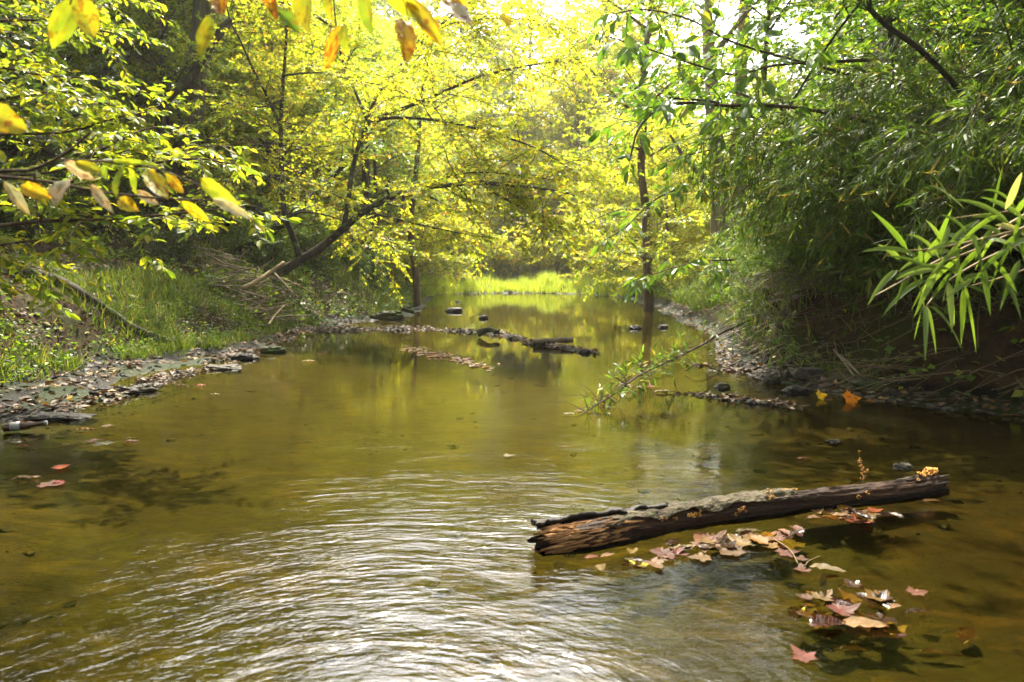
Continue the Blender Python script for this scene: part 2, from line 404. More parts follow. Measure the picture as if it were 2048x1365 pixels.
def height(x, y):
    x = np.asarray(x, float); y = np.asarray(y, float)
    eL, eR = edges(x, y); d = np.minimum(-eL, -eR)
    far = sst(24, 33, y)
    fine = n2(x, y, 5.0, 1, 4) * .012 + n2(x, y, 1.3, 2, 4) * .03
    bed = -.025 - (.13 + .14 * sst(6, 12, y)) * sst(0, 1.6, d) * (1 - .5 * sst(.2, 1.2, x) * sst(5, 3.5, y)) + fine * .8
    nb = n2(x, y, 2.2, 9, 4)
    bar = np.maximum.reduce([np.exp(-(seg_dist(x, y, p_, q_) / w_) ** 2) * k_ for p_, q_, w_, k_ in (
        ((-4.2, 12.9), (-1.8, 13.2), .75, 1.06), ((-1.7, 13.1), (-.4, 12.5), .4, 1.05), ((-.4, 12.5), (.25, 10.8), .34, 1.05),
        ((.25, 10.7), (1.05, 9.4), .34, 1.08), ((1.2, 9.2), (2.4, 7.8), .4, .74), ((1.05, 6.6), (2.3, 5.5), .2, .98))])
    bed = bed * (1 - np.minimum(bar, 1.0)) + np.maximum(bar - .8, 0) * .10 + nb * .05 * bar - .006 * bar
    bed = bed + .5 * sst(34, 37.5, y)
    w = np.interp(y, [0, 4, 8, 11, 14, 17, 20], [1.5, 1.5, 1.3, .7, .4, .5, .4])
    ridge = np.sin((eL + .25 * (y - 6)) * 8 + 3.0 * n2(x, y, .8, 21, 3)) * .026 + n2(x, y, 2.5, 22, 4) * .045 + n2(x, y, 9, 24, 3) * .02
    flat = -.012 + .055 * np.minimum(eL, w) + ridge * sst(0, .15, eL)
    e2 = np.maximum(eL - w, 0)
    left = flat + (.72 * sst(0, 1.25, e2) + .40 * np.maximum(e2 - .9, 0)) * (1 - .72 * far * (1 - sst(4, 9, e2))) + n2(x, y, .8, 31, 4) * .10 * sst(0, 1, e2)
    left = np.where(left > 11, 11 + (left - 11) * .15, left)
    wr = np.interp(y, [4, 5, 5.8, 7, 7.8, 9], [.35, .6, .62, .5, .3, .2])
    fr = -.005 + .10 * np.minimum(eR, wr) + n2(x, y, 3.0, 23, 4) * .02 * sst(0, .15, eR)
    r2 = np.maximum(eR - wr, 0)
    nearR = 1 - sst(11, 16, y)
    right = fr + (.62 * nearR + .25) * sst(0, .45, r2) + (1.9 * sst(.3, 3.2, r2)) * (1 - .85 * far) + n2(x, y, .9, 33, 4) * .10 * sst(0, .8, r2) + .03 * np.maximum(r2 - 4, 0)
    z = np.where(eL > 0, left, np.where(eR > 0, right, bed))
    r = np.hypot(x, y)
    return z + 9 * sst(70, 140, r) * (1 - .75 * sst(5, 25, x) * sst(20, 40, y)) + fine * .6 * (d < 0)
def h1(x, y): return float(height(np.array([x]), np.array([y]))[0])

def axis(lo, hi, dlo, dhi, step, g):
    a = list(np.arange(dlo, dhi, step)); s = step
    while a[-1] < hi: s *= g; a.append(a[-1] + s)
    b = []; s = step; v = dlo
    while v > lo: s *= g; v -= s; b.append(v)
    return np.array(b[::-1] + a)
gx = axis(-220, 220, -5.5, 5.0, .055, 1.06); gy = axis(-60, 260, 1.2, 15, .06, 1.035)
X, Y = np.meshgrid(gx, gy, indexing='ij')
Z = height(X, Y)
a, b = X.shape
V = np.stack([X, Y, Z], -1).reshape(-1, 3)
i = np.arange(a - 1)[:, None] * b; j = np.arange(b - 1)[None]
Q = np.stack([i + j, i + b + j, i + b + j + 1, i + j + 1], -1).reshape(-1, 4)

m, n, l = new_mat('bank_and_bed')
geo = n.new('ShaderNodeNewGeometry'); pos = geo.outputs['Position']
sx = n.new('ShaderNodeSeparateXYZ'); l.new(pos, sx.inputs[0]); zz = sx.outputs[2]
na = noise(n, l, 1.1, 6, .6, pos); nb = noise(n, l, 7, 7, .65, pos); nc = noise(n, l, 45, 5, .7, pos)
vm = mapping(n, l, pos, (.9, 2.2, 1), (0, 0, .5))
nd = noise(n, l, 2.2, 7, .62, vm, 1.2)
crack = maprange(n, l, math_(n, l, 'ABSOLUTE', math_(n, l, 'SUBTRACT', nd.outputs[0], .5)), .0, .035, 1, 0)
bedc = mixc(n, l, maprange(n, l, nd.outputs[0], .35, .7), (.014, .011, .0016), (.054, .042, .005))
bedc = mixc(n, l, maprange(n, l, sx.outputs[0], .5, 1.8, 0, .95), mixc(n, l, 1.0, bedc, (.80, .76, .55), 'MULTIPLY'), mixc(n, l, 1.0, bedc, (.62, .42, .45), 'MULTIPLY'))
bedc = mixc(n, l, maprange(n, l, na.outputs[0], .45, .62, 0, .6), bedc, (.018, .020, .0025))
bedc = mixc(n, l, maprange(n, l, nb.outputs[0], .48, .62, 0, .75), bedc, (.0075, .005, .0016))
bedc = mixc(n, l, math_(n, l, 'MULTIPLY', crack, .85), bedc, (.006, .005, .002))
bedc = mixc(n, l, maprange(n, l, zz, -.13, -.27, 0, .6), bedc, mixc(n, l, 1.0, bedc, (.30, .34, .30), 'MULTIPLY'))  # deeper bed painted darker, standing in for light the water absorbs
mud = mixc(n, l, maprange(n, l, nb.outputs[0], .4, .65), (.003, .0024, .0015), (.010, .0075, .005))
mud = mixc(n, l, maprange(n, l, nc.outputs[0], .5, .75, 0, .6), mud, (.020, .015, .010))
mud = mixc(n, l, maprange(n, l, na.outputs[0], .44, .56, 0, .85), mud, (.013, .024, .002))
soil = mixc(n, l, maprange(n, l, nb.outputs[0], .38, .66), (.018, .012, .006), (.05, .030, .014))
soil = mixc(n, l, maprange(n, l, nc.outputs[0], .5, .8, 0, .7), soil, (.08, .05, .025))
soil = mixc(n, l, maprange(n, l, na.outputs[0], .48, .62, 0, .6), soil, (.028, .042, .006))
zn = math_(n, l, 'ADD', zz, math_(n, l, 'MULTIPLY', math_(n, l, 'SUBTRACT', nb.outputs[0], .5), .10))
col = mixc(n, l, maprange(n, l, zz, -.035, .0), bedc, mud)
col = mixc(n, l, maprange(n, l, zn, .10, .22), col, soil)
wet = maprange(n, l, math_(n, l, 'ADD', zn, math_(n, l, 'MULTIPLY', nc.outputs[0], .05)), .03, .16, .5, .9)
hgt = math_(n, l, 'ADD', math_(n, l, 'MULTIPLY', nb.outputs[0], 1.0), math_(n, l, 'MULTIPLY', nc.outputs[0], .35))
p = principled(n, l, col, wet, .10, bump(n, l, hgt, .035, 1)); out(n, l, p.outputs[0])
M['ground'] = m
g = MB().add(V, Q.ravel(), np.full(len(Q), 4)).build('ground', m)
tag(g, kind='structure', label='muddy stream bed with leaf covered earth banks on both sides')

# ------------------------------------------------------------------ water
m, n, l = new_mat('stream_water')
geo = n.new('ShaderNodeNewGeometry'); pos = geo.outputs['Position']
sx = n.new('ShaderNodeSeparateXYZ'); l.new(pos, sx.inputs[0])
cx = math_(n, l, 'ADD', sx.outputs[0], .40); cyy = math_(n, l, 'SUBTRACT', sx.outputs[1], 1.0)
rr = math_(n, l, 'SQRT', math_(n, l, 'ADD', math_(n, l, 'MULTIPLY', cx, cx), math_(n, l, 'MULTIPLY', cyy, cyy)))
wob = noise(n, l, 1.3, 3, .5, pos)
ang = math_(n, l, 'ARCTAN2', cx, cyy)
def polar(kr, ka, det):
    c_ = n.new('ShaderNodeCombineXYZ'); l.new(math_(n, l, 'ADD', math_(n, l, 'MULTIPLY', rr, kr), math_(n, l, 'MULTIPLY', wob.outputs[0], 8.0)), c_.inputs[0]); l.new(math_(n, l, 'MULTIPLY', ang, ka), c_.inputs[1])
    return noise(n, l, 1.0, det, .5, c_.outputs[0]).outputs[0]
p1, p2 = polar(17, 5.0, 3), polar(46, 13.0, 3)
ring = math_(n, l, 'SINE', math_(n, l, 'ADD', math_(n, l, 'MULTIPLY', rr, 70.0), math_(n, l, 'MULTIPLY', p1, 9.0)))
env = math_(n, l, 'MULTIPLY', maprange(n, l, rr, .6, 5.0, 1.0, 0.0), maprange(n, l, sx.outputs[0], .2, 1.5, 1, .15))
pw = noise(n, l, .9, 3, .6, mapping(n, l, pos, (.7, 1.2, 1), (0, 0, .3), (3, 1, 0)))
env = math_(n, l, 'MULTIPLY', env, maprange(n, l, pw.outputs[0], .38, .62, .35, 1.25))
nm = noise(n, l, 12, 3, .55, mapping(n, l, pos, (.6, 1.6, 1))); nf = noise(n, l, 40, 3, .55, mapping(n, l, pos, (.6, 1.6, 1)))
calm = maprange(n, l, sx.outputs[1], 2.0, 9, 1.0, .11)
patch = maprange(n, l, wob.outputs[0], .40, .62, .2, 1.0)
hgt = math_(n, l, 'ADD', math_(n, l, 'ADD', math_(n, l, 'MULTIPLY', p1, .0085), math_(n, l, 'MULTIPLY', nm.outputs[0], .0065)), math_(n, l, 'MULTIPLY', p2, .0042))
hgt = math_(n, l, 'MULTIPLY', env, math_(n, l, 'ADD', hgt, math_(n, l, 'MULTIPLY', ring, .00035)))
sm = math_(n, l, 'ADD', math_(n, l, 'MULTIPLY', nm.outputs[0], .0034), math_(n, l, 'MULTIPLY', nf.outputs[0], .0014))
hgt = math_(n, l, 'ADD', hgt, math_(n, l, 'MULTIPLY', math_(n, l, 'MULTIPLY', sm, calm), patch))
nrm = bump(n, l, hgt, 1.0, 1)
fr = n.new('ShaderNodeFresnel'); fr.inputs['IOR'].default_value = 1.45; l.new(nrm, fr.inputs['Normal'])
gl = n.new('ShaderNodeBsdfGlossy'); gl.inputs['Roughness'].default_value = .03; l.new(nrm, gl.inputs['Normal'])
tr = n.new('ShaderNodeBsdfTransparent'); tr.inputs[0].default_value = (.87, .80, .34, 1)
mx = n.new('ShaderNodeMixShader'); l.new(fr.outputs[0], mx.inputs[0]); l.new(tr.outputs[0], mx.inputs[1]); l.new(gl.outputs[0], mx.inputs[2])
out(n, l, mx.outputs[0]); M['water'] = m
w = MB().faces([(-9, -25, 0), (9, -25, 0), (9, 40, 0), (-9, 40, 0)], [(0, 1, 2, 3)]).build('water', m, smooth=False)
tag(w, kind='structure', label='shallow olive stream water with ripples')

rng = np.random.default_rng(11)
# ------------------------------------------------------------------ trees with limbs placed one by one
def limb(pts, r0, r1, t0=.3): return (np.array([Pt(*q) for q in pts]), r0, r1, t0)
def plant(name, loc, label, cat, group=None, rz=0.0): return tag(empty(name, loc, rz), label, cat, group)

def hero(name, base, limbs, seed, bark, leafm, label, cat='tree', group=None, wood_name='trunk', leaf_name='crown', **kw):
    root = plant(name, base, label, cat, group)
    wo_, le = MB(), MB()
    lb = [(np.asarray(p) - base, a_, b_, t_) for p, a_, b_, t_ in limbs]
    grow(lb, seed, wo_, le, **kw)
    wo_.build(wood_name, M[bark], root)
    if le.n: le.build(leaf_name, M[leafm], root, smooth=False)
    return root

# the yellow tree that leans over the stream from the left bank
b0 = Pt(545, 556, 14.2)
lean = [
 limb([(545, 556, 14.2), (590, 527, 14), (640, 497, 13.8), (690, 455, 13.5), (725, 425, 13.3), (800, 388, 12.8), (860, 374, 12.3), (910, 370, 11.8), (960, 366, 11.4), (1060, 374, 10.9), (1150, 390, 10.4)], .105, .018, .42),
 limb([(688, 457, 13.5), (697, 400, 13.6), (703, 350, 13.8), (718, 290, 14), (735, 242, 14.2), (752, 195, 14.4), (775, 165, 14.6), (802, 128, 14.8), (845, 75, 15), (900, 25, 15.2), (930, -40, 15.4)], .058, .018, .22),
 limb([(735, 243, 14.2), (715, 195, 14.3), (697, 150, 14.5), (682, 110, 14.7), (672, 50, 15), (665, -30, 15.3)], .04, .012, .3),
 limb([(735, 245, 14.2), (800, 220, 13.8), (850, 200, 13.4), (900, 178, 13), (950, 157, 12.6), (1010, 141, 12.2), (1080, 128, 11.8), (1160, 118, 11.4)], .045, .012, .25),
 limb([(735, 250, 14.2), (775, 237, 13.8), (840, 238, 13.3), (900, 245, 12.8), (950, 258, 12.4), (1010, 275, 12), (1060, 292, 11.6), (1100, 312, 11.3), (1150, 345, 11)], .04, .012, .3),
 limb([(600, 517, 14), (585, 470, 14), (573, 440, 14), (567, 400, 14), (563, 330, 14.1), (562, 250, 14.2), (566, 170, 14.3), (572, 90, 14.5), (576, 0, 14.7), (578, -40, 14.8)], .07, .02, .3),
 limb([(565, 262, 14.2), (532, 190, 14), (502, 130, 13.8), (480, 80, 13.6), (462, 45, 13.5), (450, 0, 13.4)], .035, .012, .3),
 limb([(566, 152, 14.3), (605, 147, 14), (650, 147, 13.6), (700, 160, 13.2), (760, 170, 13)], .025, .008, .2),
 limb([(565, 330, 14.1), (605, 352, 13.7), (650, 380, 13.2), (690, 400, 12.8)], .028, .008, .2),
 limb([(563, 300, 14.1), (520, 290, 13.6), (480, 300, 13.1), (440, 330, 12.6)], .025, .008, .2),
 limb([(563, 360, 14.1), (510, 350, 13.8), (460, 365, 13.4), (415, 390, 13.0)], .025, .008, .1),
 limb([(567, 200, 14.2), (520, 215, 13.8), (470, 205, 13.5), (425, 220, 13.2)], .025, .008, .1),
 limb([(573, 430, 14), (620, 425, 14.2), (680, 440, 14.4), (740, 470, 14.6), (800, 490, 14.8)], .025, .008, .1),
 limb([(850, 376, 12.4), (905, 352, 12.2), (965, 345, 11.9), (1040, 352, 11.5), (1120, 362, 11.2)], .022, .008, .1),
 limb([(860, 60, 15.1), (960, 40, 14.5), (1060, 40, 14), (1150, 60, 13.6)], .025, .008, .1),
 limb([(800, 130, 14.8), (870, 60, 14), (960, -10, 13.4), (1040, -60, 13)], .03, .008, .1),
 limb([(672, 60, 15), (610, 20, 14.6), (540, 0, 14.2), (470, -20, 14)], .03, .008, .1),
 limb([(735, 425, 13.2), (800, 440, 12.8), (850, 452, 12.4), (910, 465, 12), (960, 475, 11.8)], .03, .006, .2),
 limb([(960, 366, 11.4), (1010, 400, 11.2), (1080, 430, 11), (1140, 455, 10.9)], .016, .005, .1),
]
hero('leaning_tree', b0, lean, 3, 'bark_dark', 'yellow', 'slender dark tree of yellow leaves arching low over the stream from the left bank', 'tree', None,
     sub_sp=.19, sub_len=2.1, twig_sp=.07, twig_len=.46, leaf_n=9, leafL=.085, leafW=.6, flat=.75, droop=.2,
     keep=lambda B: (B[:, 1] > -.64 * B[:, 0] - .3) | (np.random.default_rng(6).random(len(B)) < .3))

# dark forked stems behind it
b0 = Pt(452, 524, 15.5)
hero('forked_tree', b0, [
 limb([(452, 524, 15.5), (500, 492, 15.5), (540, 467, 15.6), (590, 425, 15.7), (640, 380, 15.8), (690, 330, 16), (740, 290, 16.2)], .15, .03, .4),
 limb([(455, 522, 15.5), (425, 482, 15.6), (405, 440, 15.8), (385, 380, 16), (375, 330, 16.2)], .13, .03, .5)],
 5, 'bark_dark', 'green', 'dark forked stems rising in a wide V from the left bank', sub_sp=.3, sub_len=1.7, twig_sp=.1, leaf_n=8, leafL=.095, flat=.8)

# right tree on the water's edge
b0 = Pt(1298, 607, 20)
hero('waterside_tree', b0, [
 limb([(1299, 640, 20), (1297, 600, 20), (1296, 560, 20), (1294, 500, 20), (1293, 440, 20), (1289, 395, 20), (1282, 345, 20), (1284, 300, 20), (1287, 240, 20), (1285, 180, 20), (1290, 110, 20), (1300, 40, 20), (1310, -60, 20)], .17, .06, .55),
 limb([(1290, 250, 20), (1240, 200, 19.5), (1190, 150, 19), (1140, 110, 18.5)], .06, .012, .2),
 limb([(1284, 300, 20), (1230, 290, 19), (1180, 300, 18), (1140, 330, 17.2)], .05, .01, .2),
 limb([(1286, 220, 20), (1340, 170, 19.6), (1390, 130, 19), (1440, 110, 18.6)], .06, .012, .2),
 limb([(1284, 320, 20), (1340, 290, 19.4), (1400, 270, 18.8)], .04, .01, .2),
 limb([(1291, 420, 20), (1240, 420, 19.2), (1190, 440, 18.6), (1160, 470, 18)], .035, .008, .2),
 limb([(1292, 460, 20), (1340, 440, 19.6), (1385, 440, 19)], .03, .008, .2),
 limb([(1295, 60, 20), (1230, 10, 19.5), (1180, -20, 19)], .05, .01, .2),
 limb([(1294, 520, 20), (1250, 500, 19.4), (1215, 505, 19)], .025, .006, .1),
 ], 7, 'bark_warm', 'lime', 'reddish brown crooked tree standing at the right water edge', sub_sp=.24, sub_len=2.3, twig_sp=.10, twig_len=.5, leaf_n=8, leafL=.11, leafW=.62, flat=.8, droop=.25)

# broad pale trunks on the right terrace
b0 = Pt(1445, 400, 18)
b0[2] = h1(b0[0], b0[1]) - .1
hero('terrace_tree', b0, [
 ([b0, Pt(1440, 390, 18), Pt(1433, 340, 18), Pt(1432, 290, 18), Pt(1425, 220, 18), Pt(1420, 120, 18.2), Pt(1410, 0, 18.4), Pt(1400, -120, 18.6)], .27, .12, .7),
 limb([(1425, 378, 18), (1405, 355, 17.8), (1385, 332, 17.6), (1366, 312, 17.4), (1340, 270, 17.2)], .11, .03, .5),
 limb([(1425, 220, 18), (1370, 150, 17.5), (1330, 60, 17)], .10, .03, .3),
 limb([(1420, 120, 18.2), (1480, 40, 18), (1530, -50, 18)], .10, .03, .3)],
 9, 'bark_pale', 'lime', 'stout pale trunk with a mossy side limb on the sunny right terrace', sub_sp=.65, sub_len=1.8, twig_sp=.16, leaf_n=7, leafL=.12, leafW=.62, flat=.8)
b0 = Pt(1478, 395, 19)
b0[2] = h1(b0[0], b0[1]) - .1
hero('terrace_tree', b0, [
 ([b0, Pt(1477, 360, 19), Pt(1475, 310, 19), Pt(1478, 240, 19), Pt(1482, 120, 19), Pt(1490, 0, 19), Pt(1500, -140, 19)], .24, .13, .75),
 limb([(1482, 120, 19), (1540, 30, 18.5), (1600, -60, 18)], .09, .03, .3)],
 10, 'bark_pale', 'lime', 'straight pale trunk without low limbs just right of the forked pale one', sub_sp=.65, sub_len=1.8, twig_sp=.16, leaf_n=7, leafL=.12, leafW=.62, flat=.8)

# trunks on the left slope and bank
def trunk_tree(name, pts, r0, r1, bark, leafm, label, seed, side=4, sl=2.6, group=None, leafL=.10):
    P_ = [Pt(*q) for q in pts]
    b = P_[0].copy(); b[2] = min(h1(b[0], b[1]) - .1, P_[1][2] - .2); P_ = [b] + P_[0 if P_[0][2] > b[2] + .3 else 1:]
    r_ = np.random.default_rng(seed); L_ = [(P_, r0, r1, .97)]
    for k in range(side):
        q = P_[-1] + (P_[-2] - P_[-1]) * r_.uniform(0, 1.1); az = k * 2.4 + r_.uniform(0, 1); ln = sl * r_.uniform(.7, 1.2)
        d = np.array([math.cos(az), math.sin(az), r_.uniform(.1, .6)])
        L_.append((np.array([q, q + d * ln * .5 + [0, 0, .15], q + d * ln]), r1 * .5, .012, .2))
    return hero(name, b, L_, seed, bark, leafm, label, group=group, sub_sp=.3, sub_len=1.8, twig_sp=.11, leaf_n=8, leafL=leafL, leafW=.62, flat=.8)
trunk_tree('slope_tree', [(372, 330, 16), (378, 270, 16), (386, 200, 16), (398, 120, 16), (408, 40, 16), (415, -60, 16), (420, -200, 16)], .33, .22, 'bark_grey', 'lime', 'stout grey trunk on the left slope with a dead branch leaning on it', 21, 5)
trunk_tree('slope_tree', [(325, 400, 20), (328, 250, 20), (332, 150, 20), (330, 60, 20), (326, -100, 20)], .32, .22, 'bark_grey', 'green', 'shaded grey trunk just left of the trunk with the leaning dead branch', 22, 5)
trunk_tree('slope_tree', [(268, 300, 22), (262, 170, 22), (256, 60, 22), (250, -120, 22)], .45, .32, 'bark_grey', 'green', 'widest and palest trunk high on the left slope half hidden by leaves', 23, 5)
trunk_tree('slope_tree', [(150, 330, 17), (146, 200, 17), (140, 60, 17), (138, -100, 17)], .12, .08, 'bark_dark', 'green', 'thin dark trunk on the left slope left of the grey trunks', 24, 4)
trunk_tree('bank_tree', [(834, 600, 22), (831, 540, 22), (824, 500, 22), (822, 440, 22), (828, 380, 22), (836, 300, 22), (840, 200, 22)], .125, .07, 'bark_warm', 'lime', 'slightly crooked brown trunk at the left water edge beside the bright pool', 25, 6, 2.6)
trunk_tree('bank_tree', [(742, 548, 21), (742, 500, 21), (738, 440, 21), (732, 350, 21), (728, 200, 21)], .17, .10, 'bark_dark', 'green', 'thick dark trunk in the shade of the left bank behind the leaning tree', 26, 5)
trunk_tree('bank_tree', [(757, 540, 20.5), (757, 490, 20.5), (752, 420, 20.5), (750, 300, 20.5)], .09, .05, 'bark_dark', 'green', 'thin dark stem close beside the thick dark trunk of the left bank', 27, 4, 1.8)
trunk_tree('bank_tree', [(779, 535, 24), (784, 500, 24), (793, 460, 24), (806, 400, 24), (822, 330, 24)], .10, .05, 'bark_warm', 'lime', 'thin brown stem slanting right between the dark trunk and the pool', 28, 4, 2)
# dead branch propped on the stout trunk
mb = MB(); q = np.array([Pt(*t) for t in [(300, 225, 15.2), (340, 193, 15.3), (385, 150, 15.5), (425, 85, 15.6), (462, 40, 15.7)]])
tube(mb, smooth_path(q - q[0], 20), np.linspace(.07, .10, 20), 8, .15, 4)
tag(mb.build('dead_branch', M['bark_dark'], loc=q[0]), 'dark dead branch leaning slantwise against the stout grey trunk on the left slope', 'branch')

# ------------------------------------------------------------------ woodland: a few trees built once, then copied
def make_tree(name, seed, H, R, r0, cb, leafm, bark, nl, leafL, twig_sp, sub_sp, sub_len, leaf_n=7, kind='kite'):
    r_ = np.random.default_rng(seed)
    k = np.arange(7) / 6.0
    tp = np.stack([np.cumsum(r_.normal(0, .03 * H / 7, 7)), np.cumsum(r_.normal(0, .03 * H / 7, 7)), k * H - .3], -1)
    L_ = [(tp, r0, .03, .9)]
    for q in range(nl):
        t = cb + (1 - cb) * (q + r_.uniform(0, .8)) / nl
        b = np.array([np.interp(t * H, tp[:, 2] + .3, tp[:, c]) for c in range(3)])
        az = q * 2.39996 + r_.uniform(-.4, .4); prof = math.sin(math.pi * min(1, .22 + .78 * (t - cb) / (1 - cb)) ** .8) ** .7
        ln = R * max(.25, prof) * r_.uniform(.75, 1.2); el = r_.uniform(.0, .35) + .7 * (t - cb)
        d = np.array([math.cos(az) * math.cos(el), math.sin(az) * math.cos(el), math.sin(el)])
        L_.append((np.array([b, b + d * ln * .35 + [0, 0, .1], b + d * ln * .7 + [0, 0, .1], b + d * ln + [0, 0, -.15]]), r0 * .35 * (1 - .6 * t), .012, .25))
    root = empty(name)
    wo_, le = MB(), MB()
    grow(L_, seed, wo_, le, sub_sp=sub_sp, sub_len=sub_len, twig_sp=twig_sp, twig_len=.55, leaf_n=leaf_n, leafL=leafL, kind=kind, flat=.8, leafW=.62, twig_r=.006)
    wo_.build('trunk', M[bark], root); le.build('crown', M[leafm], root, smooth=False)
    return root
KINDS = {
 'yellow': make_tree('yellow_tree', 41, 11, 3.8, .16, .10, 'yellow', 'bark_warm', 36, .15, .115, .40, 2.1, 9),
 'lime': make_tree('lime_tree', 42, 13, 4.2, .18, .08, 'lime', 'bark_grey', 38, .16, .115, .40, 2.2, 9),
 'green': make_tree('green_tree', 43, 15, 4.4, .22, .10, 'green', 'bark_grey', 42, .16, .10, .34, 2.2, 9),
 'dark': make_tree('dark_tree', 44, 12, 4.0, .2, .06, 'dark', 'bark_dark', 38, .16, .10, .34, 2.2, 9),
}
used = set()
def put(kind, protos, x, y, s, label, cat, group, used=used, z=None):
    o = protos[kind]
    if id(o) in used: o = copy_tree(o)
    used.add(id(protos[kind]))
    o.location = (x, y, h1(x, y) - .05 if z is None else z); o.rotation_euler = (0, 0, rng.uniform(0, 6.28)); o.scale = (s, s, s * rng.uniform(.93, 1.07))
    return tag(o, label, cat, group)
KINDS['high'] = make_tree('added_shade_tree', 45, 17, 5.6, .26, .62, 'lime', 'bark_grey', 26, .14, .15, .5, 2.3, 8)  # added canopy: crowns above the view keep sun off stream and thicket
put('high', KINDS, -6.2, 6.6, 1, 'tall tree added at the left edge whose unseen crown shades the stream', 'tree', 'added tall trees shading the near stream')
put('high', KINDS, 6.5, -1.5, 1, 'unseen tall tree added on the right bank to block skylight', 'tree', 'added tall trees shading the near stream')
put('high', KINDS, -6.5, -1.0, 1, 'unseen tall tree added on the left bank to block skylight', 'tree', 'added tall trees shading the near stream')
for x, y in [(6.9, 12.8), (7.6, 9.2), (8.4, 11.5), (7.4, 5.2), (10.5, 14.5), (9.5, 8.5), (12, 18)]: put('high', KINDS, x, y, .95, 'tall tree added on the bank whose unseen crown shades the thicket', 'tree', 'added shade trees on the banks')
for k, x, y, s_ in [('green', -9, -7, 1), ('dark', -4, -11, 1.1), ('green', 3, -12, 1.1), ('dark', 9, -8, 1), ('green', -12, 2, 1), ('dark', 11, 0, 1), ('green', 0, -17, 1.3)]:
    put(k, KINDS, x, y, s_, 'unseen leafy tree added behind the viewer to block skylight', 'tree', 'added trees behind the viewer')  # added out of view to cut the skylight from behind the camera
LS = ('leafy tree crowding the steep left slope', 'tree', 'trees on the left slope')
for k, x, y, s in [('lime', -9.2, 20.5, 1), ('green', -13, 22, 1.1), ('lime', -9, 28, 1), ('green', -13, 31, 1.1), ('lime', -17, 24, 1.1), ('lime', -6.8, 33, .9),
                   ('lime', -11, 38, 1), ('lime', -14, 16, 1), ('lime', -11.5, 13, .9), ('dark', -9.6, 10.5, .8), ('green', -19, 34, 1.2), ('lime', -6.6, 25, .7), ('dark', -21, 18, 1.2), ('lime', -8.2, 16.5, .6), ('yellow', -7.6, 21.5, .8), ('yellow', -6.3, 18.8, .55), ('yellow', -9.5, 25.5, .9), ('lime', -10.5, 18, .8), ('yellow', -12, 34, 1.2)]:
    put(k, KINDS, x, y, s, *LS)
RS = ('green leafy tree behind the thicket on the right bank', 'tree', 'trees behind the right bank thicket')
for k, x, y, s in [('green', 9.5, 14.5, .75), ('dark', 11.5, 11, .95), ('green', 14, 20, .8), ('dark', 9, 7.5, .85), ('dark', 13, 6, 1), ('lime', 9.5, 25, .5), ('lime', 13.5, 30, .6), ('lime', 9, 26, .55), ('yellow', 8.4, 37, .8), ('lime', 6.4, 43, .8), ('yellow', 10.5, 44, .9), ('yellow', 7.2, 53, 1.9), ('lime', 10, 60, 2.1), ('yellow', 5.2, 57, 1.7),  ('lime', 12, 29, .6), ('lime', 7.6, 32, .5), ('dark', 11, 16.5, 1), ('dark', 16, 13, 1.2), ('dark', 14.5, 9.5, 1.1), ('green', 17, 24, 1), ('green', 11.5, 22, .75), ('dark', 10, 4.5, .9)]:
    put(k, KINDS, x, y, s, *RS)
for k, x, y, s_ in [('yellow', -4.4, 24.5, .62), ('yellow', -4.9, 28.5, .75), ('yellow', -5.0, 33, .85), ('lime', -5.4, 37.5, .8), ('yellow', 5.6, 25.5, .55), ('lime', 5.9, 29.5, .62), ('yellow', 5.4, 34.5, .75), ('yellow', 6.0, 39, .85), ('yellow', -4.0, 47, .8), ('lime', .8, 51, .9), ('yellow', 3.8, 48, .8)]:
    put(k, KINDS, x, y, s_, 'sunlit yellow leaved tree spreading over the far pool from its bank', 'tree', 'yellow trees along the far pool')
FS = ('sunny yellow green tree in the woods closing the far end of the stream', 'tree', 'trees at the far end of the stream')
for k, x, y, s in [('yellow', -8, 42, .9), ('lime', -9, 46, 1.1), ('lime', 1.5, 52, 1.0), ('yellow', 5.5, 45, .7), ('lime', 9, 50, .8), ('yellow', -14, 52, 1.2), ('lime', -6, 58, 1.4),
                   ('lime', 8, 66, 1.2), ('lime', 17, 58, .9), ('green', -20, 60, 1.5), ('yellow', -13, 70, 1.7), ('lime', 24, 70, 1.1), ('green', 16, 84, 1.3), ('lime', -28, 50, 1.4), ('yellow', -3, 90, 2.4),
                   ('lime', -4.6, 30, .45), ('yellow', 6.2, 34, .5), ('yellow', -7, 50, 1.5), ('yellow', -9, 62, 1.7), ('lime', 12, 74, 1.1), ('lime', 6, 60, 1.0), ('yellow', -16, 60, 1.8), ('lime', 14, 50, .8), ('yellow', -5, 50, 1.0), ('yellow', 3.2, 49, .8), ('yellow', .4, 50, .9), ('lime', -9, 36.5, 1.25), ('yellow', 7.2, 56, 1.4), ('lime', 11, 60, 1.1), ('lime', -6, 80, 2.6), ('yellow', 2, 84, 2.9), ('lime', 9, 88, 1.9), ('lime', -14, 86, 2.7), ('lime', 20, 80, 1.6)]:
    put(k, KINDS, x, y, s, *FS)

